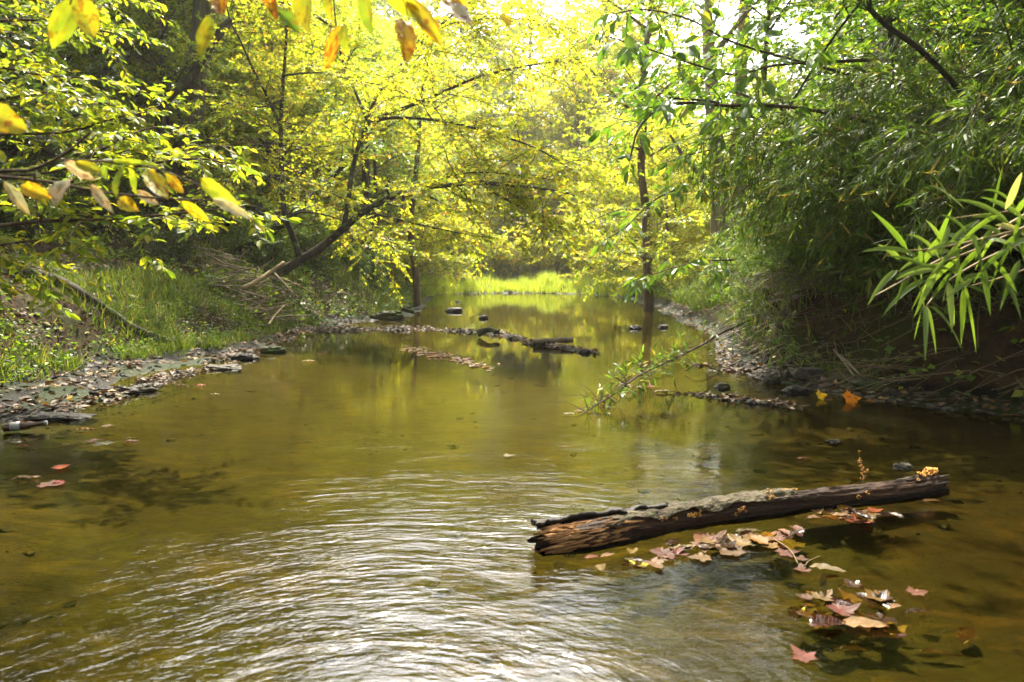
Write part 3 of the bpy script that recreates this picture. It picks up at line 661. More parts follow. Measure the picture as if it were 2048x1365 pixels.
def make_shrub(name, seed, H, R, leafm, leafL, kind='kite'):
    r_ = np.random.default_rng(seed); L_ = []
    for q in range(9):
        az = q * 2.4 + r_.uniform(-.3, .3); ln = H * r_.uniform(.7, 1.1); el = r_.uniform(.7, 1.35)
        d = np.array([math.cos(az) * math.cos(el) * R / H * 1.4, math.sin(az) * math.cos(el) * R / H * 1.4, math.sin(el)])
        L_.append((np.array([[0, 0, -.1], d * ln * .4, d * ln * .75, d * ln + [d[0] * .2, d[1] * .2, -.1]]), .014, .005, .12))
    root = empty(name); wo_, le = MB(), MB()
    grow(L_, seed, wo_, le, sub_sp=.15, sub_len=.75, twig_sp=.085, twig_len=.3, leaf_n=7, leafL=leafL, kind=kind, flat=.8, leafW=.62, twig_r=.003)
    wo_.build('stem', M['twig'], root); le.build('foliage', M[leafm], root, smooth=False)
    return root
SHR = {'yellow': make_shrub('yellow_shrub', 54, 2.0, 1.3, 'yellow', .10), 'lime': make_shrub('lime_shrub', 51, 1.9, 1.2, 'lime', .08), 'green': make_shrub('green_shrub', 52, 1.8, 1.2, 'green', .08), 'dark': make_shrub('dark_shrub', 53, 1.7, 1.1, 'dark', .08)}
for k, x, y, s in [('green', -5.6, 15.5, .9), ('green', -4.9, 17.5, 1.0), ('green', -4.0, 19.5, .8), ('lime', -4.2, 23, .9), ('green', -5.4, 21, 1.2), ('lime', -5.2, 26, 1.2), ('green', -7, 18.5, 1.1), ('dark', -8, 13.5, .9), ('green', -9, 15, 1.2), ('dark', -7.6, 10.6, .8), ('dark', -7.4, 8.6, .9), ('green', -8.8, 8.2, 1.1), ('dark', -6.6, 6.6, .7), ('green', -10.5, 18, 1.3), ('lime', -7.5, 21.5, 1.3), ('dark', -6.4, 13, .6), ('green', -9.8, 23.5, 1.4)]:
    put(k, SHR, x, y, s, 'leafy green bush growing on the left bank and slope', 'bush', 'bushes on the left bank')
for k, x, y, s in [('lime', 5.2, 22, .8), ('lime', 5.6, 18.5, .7), ('green', 5.1, 15, .8), ('lime', 6.0, 26, 1), ('green', 5.0, 12.6, .8), ('lime', 7.5, 21, .8), ('green', 4.6, 11, .6), ('lime', 6.6, 30, 1.1), ('lime', 7.4, 24.5, 1.0), ('dark', 6.5, 10.5, 1.0), ('dark', 5.6, 8.8, .9), ('dark', 7, 7, 1.2), ('dark', 5.6, 6.2, .9), ('dark', 8.2, 9, 1.3), ('green', 4.1, 9.4, .5), ('dark', 3.6, 8.2, .42), ('green', 4.6, 10.4, .55), ('dark', 3.9, 7.2, .45), ('green', 4.4, 6.3, .42), ('dark', 5.0, 5.2, .5), ('dark', 4.2, 8.6, .55), ('green', 5.0, 13.6, .6), ('green', 3.9, 9.2, .4), ('lime', 4.4, 10.6, .4), ('green', 3.5, 8.6, .35), ('dark', 4.3, 8.1, .5), ('green', 4.9, 9.4, .6), ('green', 4.2, 11.4, .4)]:
    put(k, SHR, x, y, s, 'leafy bush growing on the right bank below the trees', 'bush', 'bushes on the right bank')
for k, x, y, s in [('yellow', -5.5, 38, 1.3), ('lime', -3.2, 40.5, 1.2), ('yellow', -.8, 43, 1.0), ('yellow', .4, 42.5, 2.2), ('lime', 2.3, 43, 2.3), ('yellow', -1.9, 43.2, 2.3), ('yellow', 4.2, 44.5, 2.5), ('yellow', 1.2, 42, .9), ('yellow', 2.8, 43, 1.0), ('lime', 4.8, 40, 1.2), ('yellow', 7, 38, 1.2), ('yellow', 9, 41, 1.4), ('green', -8, 43, 1.6), ('yellow', -1.8, 44, 1.4), ('yellow', 3.2, 46, 1.5), ('yellow', 6.5, 48, 1.6), ('yellow', .2, 47, 1.8), ('lime', 1.8, 50, 2.2), ('yellow', -3, 49, 2.2), ('yellow', 4.6, 52, 2.4), ('yellow', -.6, 54, 2.6), ('yellow', -5.5, 52, 2.4)]:
    put(k, SHR, x, y, s, 'bright bush behind the grassy bars at the far end of the stream', 'bush', 'bushes at the far end of the stream')

# ------------------------------------------------------------------ bamboo thicket on the right bank
def make_bamboo(name, seed, H, arch, leafL=.185, leafm='bamboo', n_nodes=20, r0=.014):
    """one culm arching towards its own -X, with leafy side twigs at the nodes"""
    r_ = np.random.default_rng(seed)
    n = 26; t = np.linspace(0, 1, n); ang = arch * t ** 1.5 + r_.normal(0, .03)
    st = H / (n - 1); p = np.zeros((n, 3)); p[0] = (0, 0, -.1)
    for k in range(1, n):
        p[k] = p[k - 1] + st * np.array([-math.sin(ang[k]), .12 * math.sin(k * .5 + seed), math.cos(ang[k])])
    root = empty(name); wo_, le = MB(), MB()
    tube(wo_, p, np.linspace(r0, .004, n), 6)
    P0, D0, N0, L0 = [], [], [], []
    for k in range(n_nodes):
        u = .16 + .84 * (k + r_.uniform(0, .6)) / n_nodes
        b = np.array([np.interp(u, t, p[:, c]) for c in range(3)]); T = unit(np.array([-math.sin(np.interp(u, t, ang)), 0, math.cos(np.interp(u, t, ang))]))
        for q in range(r_.integers(2, 5)):
            a = r_.uniform(0, 6.28); A = unit(np.cross(T, [math.cos(a), math.sin(a), .3]))
            d = unit(T * r_.uniform(.3, 1) + A * r_.uniform(.5, 1.1) + UP * r_.uniform(-.2, .3)); ln = r_.uniform(.25, .7) * (1.1 - .5 * u)
            q_ = np.stack([b + d * ln * s + np.array([0, 0, -.45 * ln * s * s]) for s in np.linspace(0, 1, 5)])
            tube(wo_, q_, np.linspace(.0035, .0015, 5), 4, cap=False)
            m = int(r_.integers(8, 14))
            s = r_.uniform(.25, 1, m); s[-2:] = 1
            P0.append(np.stack([np.interp(s, np.linspace(0, 1, 5), q_[:, c]) for c in range(3)], -1))
            D0.append(unit(d[None] * .6 + r_.normal(0, .55, (m, 3)) + [0, 0, -.35])); N0.append(unit(UP + r_.normal(0, .7, (m, 3)))); L0.append(leafL * r_.uniform(.55, 1.25, m))
    L0 = np.concatenate(L0)
    put_leaves(le, 'lance', np.concatenate(P0), np.concatenate(D0), np.concatenate(N0), L0, L0 * .115)
    wo_.build('culm', M['culm'], root); le.build('foliage', M[leafm], root, smooth=False)
    return root
BAM = {'a': make_bamboo('bamboo', 61, 6.2, 1.5), 'b': make_bamboo('bamboo', 62, 5.2, 1.9), 'c': make_bamboo('bamboo', 63, 7.0, 1.25, n_nodes=24), 'd': make_bamboo('bamboo', 64, 2.6, 2.0, .16, 'bamboo_mid', n_nodes=14, r0=.008), 'e': make_bamboo('bamboo', 65, 1.7, 1.7, .16, 'bamboo_mid', n_nodes=11, r0=.006)}
def bam(k, x, y, rz, s, label, group):
    o = put(k, BAM, x, y, s, label, 'bamboo', group); o.rotation_euler = (0, 0, rz); return o
BL = ('tall arching bamboo of the dark thicket hanging over the right side of the stream', 'tall bamboos on the right bank')
for pts, r0, r1, sd_, lb in [
  ([(1700, 520, 8.2), (1690, 440, 8.2), (1650, 380, 8.1), (1600, 352, 8.0), (1585, 300, 7.9), (1560, 200, 7.9)], .05, .03, 81, 'dark stem bent sharply to the left inside the right thicket'),
  ([(1526, 470, 11), (1527, 400, 11), (1532, 300, 11), (1528, 180, 11), (1535, 60, 11), (1540, -60, 11)], .05, .03, 82, 'thin straight dark stem at the sunny left margin of the right thicket'),
  ([(2060, 330, 6.2), (1960, 230, 6.2), (1900, 160, 6.1), (1840, 100, 6.0), (1760, 40, 6.0), (1700, -30, 6.0)], .032, .02, 83, 'dark trunk leaning to the left across the upper right corner'),
  ([(1790, 560, 7.5), (1800, 420, 7.5), (1775, 300, 7.4), (1790, 150, 7.3), (1770, 0, 7.3)], .045, .03, 84, 'slender dark trunk in the middle of the right thicket')]:
    trunk_tree('thicket_tree', pts, r0, r1, 'bark_dark', 'green', lb, sd_, 5, 1.8, leafL=.085)
r_ = np.random.default_rng(70)
for q in range(70):
    yy = 3.6 + 7.6 * ((q * .618) % 1.0) + r_.uniform(-.2, .2); xr = float(np.interp(yy, RY, RX))
    bam('abc'[q % 3], xr + .9 + (3.2 if yy > 6.4 else .3) + 3.8 * ((q * .445) % 1.0) + r_.uniform(-.2, .2), yy, r_.normal(0, .55) + (.25 if yy > 8 else 0), r_.uniform(.8, 1.12), *BL)
BS = ('short bamboo drooping from the edge of the right bank towards the water', 'short bamboos along the right bank edge')
for q in range(96):
    yy = 4.4 + 4.4 * ((q * .618 + .3) % 1.0); xr = float(np.interp(yy, RY, RX))
    bam('ded'[q % 3], xr + (.9 if yy > 6.8 else .8) + 1.5 * ((q * .37) % 1.0), yy, r_.normal(.15, .5), r_.uniform(.75, 1.1), *BS)

for q in range(40):
    yy = 6.6 + 4.6 * ((q * .618 + .1) % 1.0); xr = float(np.interp(yy, RY, RX))
    bam('e', xr + .35 + 1.9 * ((q * .37) % 1.0), yy, r_.normal(.2, .7), r_.uniform(.5, .85), *BS)

# ------------------------------------------------------------------ near foliage: canes, sprays and hanging leaves
def lance_blade(mb, base, tip, w, sag, nrm, n=8):
    base, tip = np.asarray(base), np.asarray(tip); L = np.linalg.norm(tip - base)
    t = np.linspace(0, 1, n); c = base + (tip - base) * t[:, None] + UP * (sag * L * 4 * t * (1 - t))[:, None]
    T = unit(np.gradient(c, axis=0)); S = unit(np.cross(T, nrm)); prof = np.sin(np.pi * np.clip(t, 0, 1) ** .62) ** .8 * w / 2 + .0006
    N_ = np.cross(S, T)
    V = np.stack([c - S * prof[:, None] + N_ * (prof * .35)[:, None], c, c + S * prof[:, None] + N_ * (prof * .35)[:, None]], 1).reshape(-1, 3)
    f = []
    for k in range(n - 1):
        for s in (0, 1): f.append((3 * k + s, 3 * k + s + 1, 3 * k + 4 + s, 3 * k + 3 + s))
    uv = np.stack([np.repeat(t, 3), np.tile([-.5, 0, .5], n)], -1)
    mb.faces(V, f, uv)
base = Pt(2110, 430, 2.5)
cane, fol = MB(), MB()
root = plant('bamboo_cane', base, 'foreground spray of straw bamboo canes with long drooping light green leaves at the right', 'bamboo')
for k, pts in enumerate([[(2110, 395, 2.5), (1980, 470, 2.4), (1880, 520, 2.3), (1800, 565, 2.2), (1750, 592, 2.15)], [(2110, 425, 2.6), (1970, 492, 2.5), (1870, 530, 2.4), (1820, 548, 2.35)],
                         [(2110, 470, 2.4), (2000, 505, 2.4), (1900, 560, 2.35), (1850, 615, 2.3)], [(2110, 440, 2.3), (1960, 480, 2.3), (1850, 500, 2.3), (1780, 500, 2.3)],
                         [(2110, 520, 2.6), (1990, 560, 2.55), (1930, 575, 2.5)], [(2110, 380, 2.4), (2030, 420, 2.4), (1960, 430, 2.35), (1890, 440, 2.3)]]):
    q = smooth_path([Pt(*t) - base for t in pts], 16); tube(cane, q, np.linspace(.006, .002, 16), 6)
NB_ = [((1905, 410), (1855, 340), 8), ((1930, 420), (1862, 370), 6), ((2010, 420), (2044, 345), 22), ((1985, 420), (2005, 335), 8), ((2020, 450), (1905, 400), 20), ((2015, 455), (1935, 405), 18), ((2048, 440), (1960, 395), 16),
       ((1890, 495), (1850, 440), 14), ((1815, 500), (1742, 422), 13), ((1830, 510), (1722, 505), 16), ((1800, 520), (1755, 490), 14), ((1795, 540), (1735, 612), 15), ((1820, 545), (1790, 612), 15), ((1822, 548), (1848, 600), 13),
       ((1885, 475), (1838, 542), 20), ((1890, 530), (1822, 622), 12), ((1870, 500), (1905, 415), 14), ((1900, 490), (1960, 440), 16), ((1935, 470), (1880, 430), 16), ((1850, 612), (1850, 722), 13), ((1853, 612), (1872, 708), 11), ((1858, 612), (1926, 706), 14), ((1845, 612), (1828, 680), 12),
       ((1925, 578), (1922, 690), 17), ((1928, 578), (1952, 706), 11), ((1930, 572), (1992, 602), 16), ((1900, 590), (1908, 652), 11), ((1925, 560), (1995, 560), 18), ((1980, 520), (2035, 590), 14), ((2005, 500), (2046, 460), 16), ((2010, 560), (2042, 640), 14), ((1960, 500), (1905, 560), 14), ((1975, 480), (2040, 505), 14), ((1870, 540), (1790, 560), 13), ((1905, 545), (1860, 600), 12), ((2030, 430), (2060, 380), 20), ((1945, 560), (1890, 600), 12), ((1880, 520), (1812, 470), 13), ((1990, 470), (1950, 540), 12), ((2040, 520), (2000, 620), 15), ((2035, 480), (2060, 560), 16)]
r_ = np.random.default_rng(91)
for k in range(34):
    bx, by = r_.uniform(1830, 2060), 0; by = 585 - (bx - 1750) * .5 + r_.normal(0, 32); a_ = r_.normal(2.0, .8); ln = r_.uniform(60, 115)
    NB_.append(((bx, by), (bx + ln * math.cos(a_), by + ln * math.sin(a_)), r_.uniform(11, 18)))
for (bp, tp, w) in NB_:
    Yd = 2.32 + rng.uniform(-.12, .15); bq = Pt(*bp, Yd) - base; tq = Pt(*tp, Yd + rng.uniform(-.12, .1)) - base
    lance_blade(fol, bq, tq, w * .0017 * .78, rng.uniform(.03, .13), unit(np.array([rng.normal(0, .4), -1, rng.uniform(.2, 1)])))
cane.build('cane', M['cane'], root); fol.build('foliage', M['bamboo_near'], root)

# the leafy branch that dips into the water from the right bank
base = Pt(1500, 640, 7.4)
root = plant('dipping_branch', base, 'thin leafy branch reaching down from the right bank with its tip in the water', 'branch')
wo_, fol = MB(), MB()
main = smooth_path([Pt(*t) - base for t in [(1500, 640, 7.4), (1440, 668, 7.1), (1400, 692, 6.85), (1340, 722, 6.4), (1280, 750, 6.0), (1225, 790, 5.6), (1190, 812, 5.4), (1162, 830, 5.26)]], 40)
tube(wo_, main, np.linspace(.014, .005, 40), 6)
for k in range(22):
    c_ = main[rng.integers(8, 38)]; e_ = c_ + rng.normal(0, 1, 3) * [.16, .12, .08] + [-.06, -.05, .02]; e_[2] = max(e_[2], -base[2] + .01)
    tube(wo_, smooth_path([c_, (c_ + e_) / 2 + [0, 0, .03], e_], 7), np.linspace(.004, .0015, 7), 4, cap=False)
tube(wo_, smooth_path([main[12], main[22] + [0.05, 0, -.03], main[30] + [.06, 0, -.05], main[36] + [.05, .02, -.02]], 16), np.linspace(.006, .002, 16), 5)
for c, m_, sp in [(14, 30, .2), (16, 40, .18), (19, 30, .16), (22, 48, .2), (25, 40, .18), (28, 22, .15), (31, 16, .14), (34, 10, .12), (10, 14, .2), (6, 12, .25)]:
    for q in range(int(m_ * .34)):
        d = unit(rng.normal(0, .7, 3) + [-.2, -.2, .45]); e = main[c] + d * sp * rng.uniform(.5, 1.4); tube(wo_, smooth_path([main[c], (main[c] + e) / 2 + [0, 0, .02], e], 5), np.linspace(.002, .001, 5), 4, cap=False)
        pp = main[c] + (e - main[c]) * rng.uniform(.4, 1, (5, 1)); L0 = rng.uniform(.05, .12, 5)
        put_leaves(fol, 'lance', pp, unit(d + rng.normal(0, .6, (5, 3)) + [0, 0, -.1]), unit(UP + rng.normal(0, .6, (5, 3))), L0, L0 * .17)
wo_.build('stem', M['twig'], root); fol.build('foliage', M['bamboo_mid'], root, smooth=False)
# withered shoots hanging from its lower end
b1 = MB()
for k in range(9):
    s_ = main[29 + k % 7]; dx = rng.uniform(-.12, .14); ln = min(rng.uniform(.05, .16), s_[2] + base[2] - .004)
    tube(b1, smooth_path([s_, s_ + [dx * .5, 0, .01], s_ + [dx, 0, -ln * .5], s_ + [dx * .8, 0, -ln]], 8), np.linspace(.003, .001, 8), 4)
b1.build('withered_shoot', M['twig'], root)

# bright sprays reaching in from the left at middle distance
def spray(name, limbs, seed, leafm, label, leafL=.085, kind='oval', bark='twig', **kw):
    b = np.array(limbs[0][0][0], float)
    kw_ = dict(sub_sp=.18, sub_len=.7, twig_sp=.11, twig_len=.34, leaf_n=8, leafL=leafL, leafW=.5, kind=kind, flat=.5, droop=.22, fork=.9, rise=.05, twig_r=.0018, sub_r=.5); kw_.update(kw)
    return hero(name, b, limbs, seed, bark, leafm, label, 'branch', wood_name='bough', leaf_name='foliage', **kw_)
spray('elm_branch', [
 limb([(-120, 235, 6.2), (-20, 205, 6.0), (60, 190, 5.8), (150, 186, 5.6), (232, 215, 5.4)], .02, .005, .1),
 limb([(-120, 150, 6.2), (-10, 135, 6.0), (80, 150, 5.9), (215, 160, 5.7)], .018, .005, .1),
 limb([(-120, 285, 6.4), (0, 270, 6.2), (130, 265, 6.0), (220, 240, 5.8), (290, 225, 5.6)], .02, .005, .3)], 31, 'elm', 'bright leafy elm branch fanning in level layers from the upper left edge', flat=.55)
spray('elm_branch', [
 limb([(-120, 420, 5.4), (20, 400, 5.3), (120, 370, 5.2), (240, 340, 5.1), (380, 318, 5.0), (470, 330, 4.9)], .024, .005, .1),
 limb([(-120, 470, 5.2), (60, 445, 5.1), (200, 440, 5.0), (330, 430, 4.9), (440, 420, 4.8), (520, 425, 4.7)], .022, .005, .1),
 limb([(-120, 350, 5.6), (60, 350, 5.5), (160, 330, 5.4), (260, 300, 5.3)], .018, .005, .2),
 limb([(-120, 500, 5.3), (0, 490, 5.2), (90, 480, 5.1), (160, 490, 5.0)], .016, .005, .1),
 limb([(150, 330, 5.4), (260, 270, 5.3), (310, 255, 5.2)], .014, .005, .2)], 32, 'elm', 'long low elm branch with glossy leaves hanging across the left bank', flat=.5)
spray('high_branch', [
 limb([(-120, 60, 7.2), (40, 40, 7), (160, 55, 6.8), (240, 70, 6.6)], .025, .006, .1),
 limb([(-120, -20, 7.2), (60, -30, 7), (180, -15, 6.8), (290, 0, 6.6)], .025, .006, .1)], 33, 'elm', 'leafy branch in the upper left corner above the other elm sprays', sub_len=.9)
# broad leaved branch over the stream, right of the middle
spray('pawpaw_branch', [
 limb([(1750, 120, 7), (1560, 130, 6.6), (1470, 150, 6.4), (1390, 130, 6.2), (1300, 100, 6.0), (1220, 75, 5.8)], .02, .005, .25),
 limb([(1800, 260, 7.2), (1650, 225, 6.9), (1540, 212, 6.6), (1450, 212, 6.5), (1380, 206, 6.4), (1330, 212, 6.3), (1292, 238, 6.2), (1272, 270, 6.1), (1260, 320, 6.0)], .026, .009, .4),
 limb([(1700, 150, 7), (1480, 90, 6.4), (1380, 40, 6.2), (1290, 20, 6), (1220, 30, 5.8)], .016, .005, .2)], 34, 'green', 'dark crooked branch with large drooping oval leaves hanging right of the middle of the stream', leafL=.17, sub_sp=.34, sub_len=.6, twig_sp=.22, twig_len=.26, leaf_n=4, leafW=.42, hang=.5, flat=.7)
spray('pawpaw_branch', [
 limb([(1450, 350, 8.5), (1380, 370, 8.3), (1310, 400, 8.1), (1250, 455, 7.9), (1210, 480, 7.8)], .014, .005, .2),
 limb([(1470, 520, 9), (1390, 525, 8.8), (1320, 545, 8.6), (1270, 560, 8.4)], .014, .005, .2),
 limb([(1470, 290, 8.6), (1380, 310, 8.4), (1320, 330, 8.2)], .014, .005, .2)], 35, 'green', 'lower branch with large bluish green leaves in front of the crooked waterside trunk', leafL=.16, sub_sp=.3, sub_len=.5, twig_sp=.2, twig_len=.26, leaf_n=4, leafW=.42, hang=.35, flat=.7)

# big leaves close to the lens: each one a part of its branch
def leaf_blade(base, tip, wr, nrm, curl, seed, n=11, m=7):
    """an oval leaf as a curled grid with UV (u along, v across)"""
    base, tip = np.asarray(base), np.asarray(tip); L = np.linalg.norm(tip - base); r = np.random.default_rng(seed)
    T = (tip - base) / L; S = unit(np.cross(T, nrm)); N_ = np.cross(S, T)
    u = np.linspace(0, 1, n); v = np.linspace(-1, 1, m)
    prof = (np.sin(np.pi * u ** .80) ** .75) * wr / 2; prof[0] = prof[-1] = .004
    U, W = np.meshgrid(u, v, indexing='ij')
    x = U * L; y = W * prof[:, None] * L * (1 + .06 * r.normal(0, 1, (n, 1)))
    z = L * (curl * (.25 - (U - .5) ** 2) + .32 * np.abs(W) * prof[:, None] + .02 * np.sin(U * 24 + r.uniform(0, 6)) * np.abs(W) + .015 * r.normal(0, 1, (n, m)))
    V = base + T * x[..., None] + S * y[..., None] + N_ * z[..., None]
    f = [(i * m + j, (i + 1) * m + j, (i + 1) * m + j + 1, i * m + j + 1) for i in range(n - 1) for j in range(m - 1)]
    return MB().faces(V.reshape(-1, 3), f, np.stack([U, W * prof[:, None] / wr], -1).reshape(-1, 2))
M['leaf_yg'] = big_leaf_mat('yellow_green_leaf', (.24, .29, .02), (.38, .38, .06), (.20, .07, .01), .35, .5)
M['leaf_or'] = big_leaf_mat('browning_yellow_leaf', (.40, .34, .018), (.5, .4, .08), (.26, .08, .01), .62, .5)
M['leaf_br'] = big_leaf_mat('brown_leaf', (.20, .07, .02), (.3, .14, .05), (.07, .025, .01), .6, .3)
M['leaf_pl'] = big_leaf_mat('pale_leaf_underside', (.34, .33, .24), (.46, .42, .30), (.16, .09, .05), .4, .3, .35)
M['leaf_gr'] = big_leaf_mat('fresh_green_leaf', (.10, .19, .02), (.18, .25, .05), (.22, .12, .01), .25, .5)
def leafy_branch(name, label, twigs, leaves, Y0):
    base = Pt(*twigs[0][0][0]); root = plant(name, base, label, 'branch'); mb = MB()
    for pts, r0 in twigs: tube(mb, smooth_path([Pt(*t) - base for t in pts], 16), np.linspace(r0, r0 * .4, 16), 6)
    mb.build('twig', M['twig'], root)
    for k, (b, t, wr, mt) in enumerate(leaves):
        Yd = Y0 + rng.uniform(-.14, .14); nr = unit(np.array([rng.normal(0, .45), -1, rng.normal(.35, .35)]))
        leaf_blade(Pt(*b, Yd) - base, Pt(*t, Yd + rng.uniform(-.05, .02)) - base, wr, nr, rng.uniform(-.25, .3), k).build('leaf', M[mt], root, uv=True)
leafy_branch('overhanging_branch', 'close hanging twigs of large yellow and brown spotted leaves along the top edge', [
 ([(380, -60, 1.45), (560, -40, 1.45), (700, -35, 1.4), (860, -20, 1.4), (960, 0, 1.4)], .006), ([(420, -50, 1.45), (300, -50, 1.4), (160, -20, 1.4), (140, 10, 1.4)], .004), ([(790, -30, 1.4), (810, 10, 1.4), (818, 45, 1.4)], .002)],
 [((152, 0), (104, 98), .42, 'leaf_yg'), ((160, -5), (188, 78), .48, 'leaf_or'), ((421, 32), (400, 116), .36, 'leaf_yg'), ((434, -20), (442, 32), .5, 'leaf_or'), ((545, -25), (556, 44), .5, 'leaf_br'), ((556, 20), (600, 68), .6, 'leaf_gr'), ((600, -45), (618, 66), .48, 'leaf_yg'), ((662, -30), (668, 46), .42, 'leaf_yg'),
  ((684, 50), (652, 140), .32, 'leaf_or'), ((690, 48), (696, 108), .45, 'leaf_yg'), ((722, -25), (744, 70), .45, 'leaf_gr'), ((770, -20), (845, 38), .42, 'leaf_yg'), ((803, 38), (812, 130), .42, 'leaf_or'), ((812, -5), (884, 94), .36, 'leaf_or'), ((884, 4), (944, 52), .40, 'leaf_pl'), ((880, -30), (936, 20), .5, 'leaf_or'), ((1002, 28), (1018, 54), .8, 'leaf_or'), ((520, -40), (545, 20), .5, 'leaf_or')], 1.42)
leafy_branch('overhanging_branch', 'close twig of pale and yellow browning leaves reaching in from the left edge', [
 ([(-60, 345, 1.6), (30, 342, 1.58), (70, 338, 1.56), (130, 308, 1.54), (182, 264, 1.5)], .0055), ([(-60, 350, 1.6), (80, 362, 1.6), (200, 384, 1.6), (330, 398, 1.58), (440, 402, 1.56)], .005), ([(120, 320, 1.56), (230, 325, 1.56), (320, 340, 1.55), (420, 380, 1.55), (560, 433, 1.55)], .003), ([(70, 345, 1.58), (72, 400, 1.58), (78, 470, 1.58)], .003)],
 [((128, 322), (190, 362), .36, 'leaf_pl'), ((140, 358), (112, 412), .75, 'leaf_pl'), ((8, 362), (60, 432), .28, 'leaf_pl'), ((40, 372), (106, 398), .45, 'leaf_or'), ((248, 334), (234, 398), .5, 'leaf_yg'), ((262, 336), (272, 392), .4, 'leaf_yg'), ((292, 340), (336, 398), .36, 'leaf_yg'), ((332, 346), (368, 388), .4, 'leaf_or'), ((402, 358), (478, 412), .36, 'leaf_yg'),
  ((182, 370), (228, 428), .24, 'leaf_pl'), ((272, 382), (318, 410), .3, 'leaf_pl'), ((426, 398), (508, 442), .24, 'leaf_pl'), ((-20, 222), (56, 264), .5, 'leaf_yg'), ((362, 402), (420, 444), .3, 'leaf_or'), ((238, 398), (278, 424), .5, 'leaf_or'), ((150, 325), (205, 345), .4, 'leaf_yg'), ((205, 330), (212, 360), .5, 'leaf_gr'), ((-20, 300), (12, 326), .5, 'leaf_yg'), ((60, 380), (96, 412), .3, 'leaf_yg'), ((225, 322), (300, 328), .2, 'leaf_yg')], 1.55)

# ------------------------------------------------------------------ the fallen log
M['log_wood'] = bark_mat('wet_rotten_wood', (.010, .004, .002), (.095, .042, .02), 13, stretch=(.2, 1, 1), dist=.03, rough=.6, spec=.25)
M['log_bark'] = bark_mat('pale_lichen_bark', (.035, .028, .018), (.20, .165, .105), 20, stretch=(.6, 1, 1), dist=.03, moss=.1)
M['bark_black'] = bark_mat('wet_black_bark', (.008, .006, .005), (.045, .035, .028), 26, stretch=(.4, 1, 1), dist=.010, rough=.5)
M['splinter'] = bark_mat('orange_splintered_wood', (.10, .04, .014), (.50, .27, .10), 30, stretch=(.12, 1, 1), dist=.004, rough=.7)
M['fungus'] = bark_mat('orange_fungus', (.40, .15, .015), (.72, .42, .10), 60, stretch=(1, 1, 1), dist=.003, rough=.6)
LA = np.array([.085, 2.565, .034]); LB = np.array([2.14, 3.36, .046])
log = plant('fallen_log', LA, 'rotten brown log lying half in the water with peeling bark and a splintered orange end', 'log')
ld = LB - LA; LL = np.linalg.norm(ld); log.rotation_euler = (0, -math.asin(ld[2] / LL), math.atan2(ld[1], ld[0]))
def log_c(x): return np.stack([x, .030 * np.sin(x * 1.5) - .012 * np.sin(x * 4.1), .016 * np.sin(x * 2.2 + .4)], -1)
def log_r(x): return .059 - .010 * x / LL + .004 * np.sin(x * 7) + .006 * np.exp(-((x - LL) / .15) ** 2)
def log_shell(mb, x0, x1, a0, a1, off, nx, na, seed, thick=.008, ragged=.05, amp=.008, lift=None):
    """a sheet wrapped round the log between two angles (0 = up, + = towards the viewer), with thickness"""
    r = np.random.default_rng(seed); u = np.linspace(0, 1, nx); v = np.linspace(0, 1, na)
    U, W = np.meshgrid(u, v, indexing='ij')
    e0 = x0 + ragged * n2(v * 3, np.zeros(na), 1.7, seed, 3); e1 = x1 + ragged * n2(v * 3, np.zeros(na), 1.7, seed + 5, 3)
    x = e0[None] + (e1 - e0)[None] * U
    q0 = a0 + .35 * n2(u * (x1 - x0) * 5, np.zeros(nx), 1.5, seed + 7, 4); q1 = a1 + .35 * n2(u * (x1 - x0) * 5, np.zeros(nx), 1.5, seed + 9, 4)
    A = q0[:, None] + (q1 - q0)[:, None] * W
    c = log_c(x); R = log_r(x) + off + amp * fbm(np.stack([x * 16, A * 1.6, A * 0 + seed], -1), seed, 5, .6)
    if lift is not None: R = R + lift(U, W)
    ring = np.stack([A * 0, -np.sin(A), np.cos(A)], -1)
    out_ = c + ring * R[..., None]; in_ = c + ring * (R - thick)[..., None]
    V = np.concatenate([out_.reshape(-1, 3), in_.reshape(-1, 3)]); k = nx * na; f = []
    for i in range(nx - 1):
        for j in range(na - 1):
            p_ = i * na + j; f.append((p_, p_ + na, p_ + na + 1, p_ + 1)); f.append((k + p_, k + p_ + 1, k + p_ + na + 1, k + p_ + na))
        f.append((i * na, i * na + k, (i + 1) * na + k, (i + 1) * na)); f.append((i * na + na - 1, (i + 1) * na + na - 1, (i + 1) * na + na - 1 + k, i * na + na - 1 + k))
    for j in range(na - 1):
        f.append((j, j + 1, j + 1 + k, j + k)); q = (nx - 1) * na + j; f.append((q, q + k, q + 1 + k, q + 1))
    mb.faces(V, f)
nx, na = 320, 60
x = np.linspace(.06, LL, nx); a = np.linspace(0, 2 * np.pi, na, endpoint=False)
Xg, Ag = np.meshgrid(x, a, indexing='ij')
Rg = log_r(Xg) + .007 * fbm(np.stack([Xg * 5, np.sin(Ag) * 2.2, np.cos(Ag) * 2.2], -1), 3, 4) + .006 * fbm(np.stack([Xg * 4, np.sin(Ag) * 7, np.cos(Ag) * 7], -1), 8, 4) + .003 * fbm(np.stack([Xg * 30, np.sin(Ag) * 6, np.cos(Ag) * 6], -1), 18, 3)
Rg = Rg * (1 - .45 * np.exp(-((Xg - .06) / .10) ** 2) * (.6 + .4 * np.cos(Ag - 1.2)))
Vg = log_c(Xg) + np.stack([Ag * 0, -np.sin(Ag), np.cos(Ag)], -1) * Rg[..., None]
rag = np.random.default_rng(4).normal(0, 1, na); rag = (rag + np.roll(rag, 1) * .7) * .035 + .05 * np.cos(Ag[0] - 2.6)
for k_, f_ in ((0, 1), (1, .9), (2, .8), (3, .65), (4, .5), (5, .35), (6, .2), (7, .1)): Vg[k_, :, 0] += rag * f_
Vg[-1, :, 0] += .03 * np.random.default_rng(2).normal(0, 1, na)
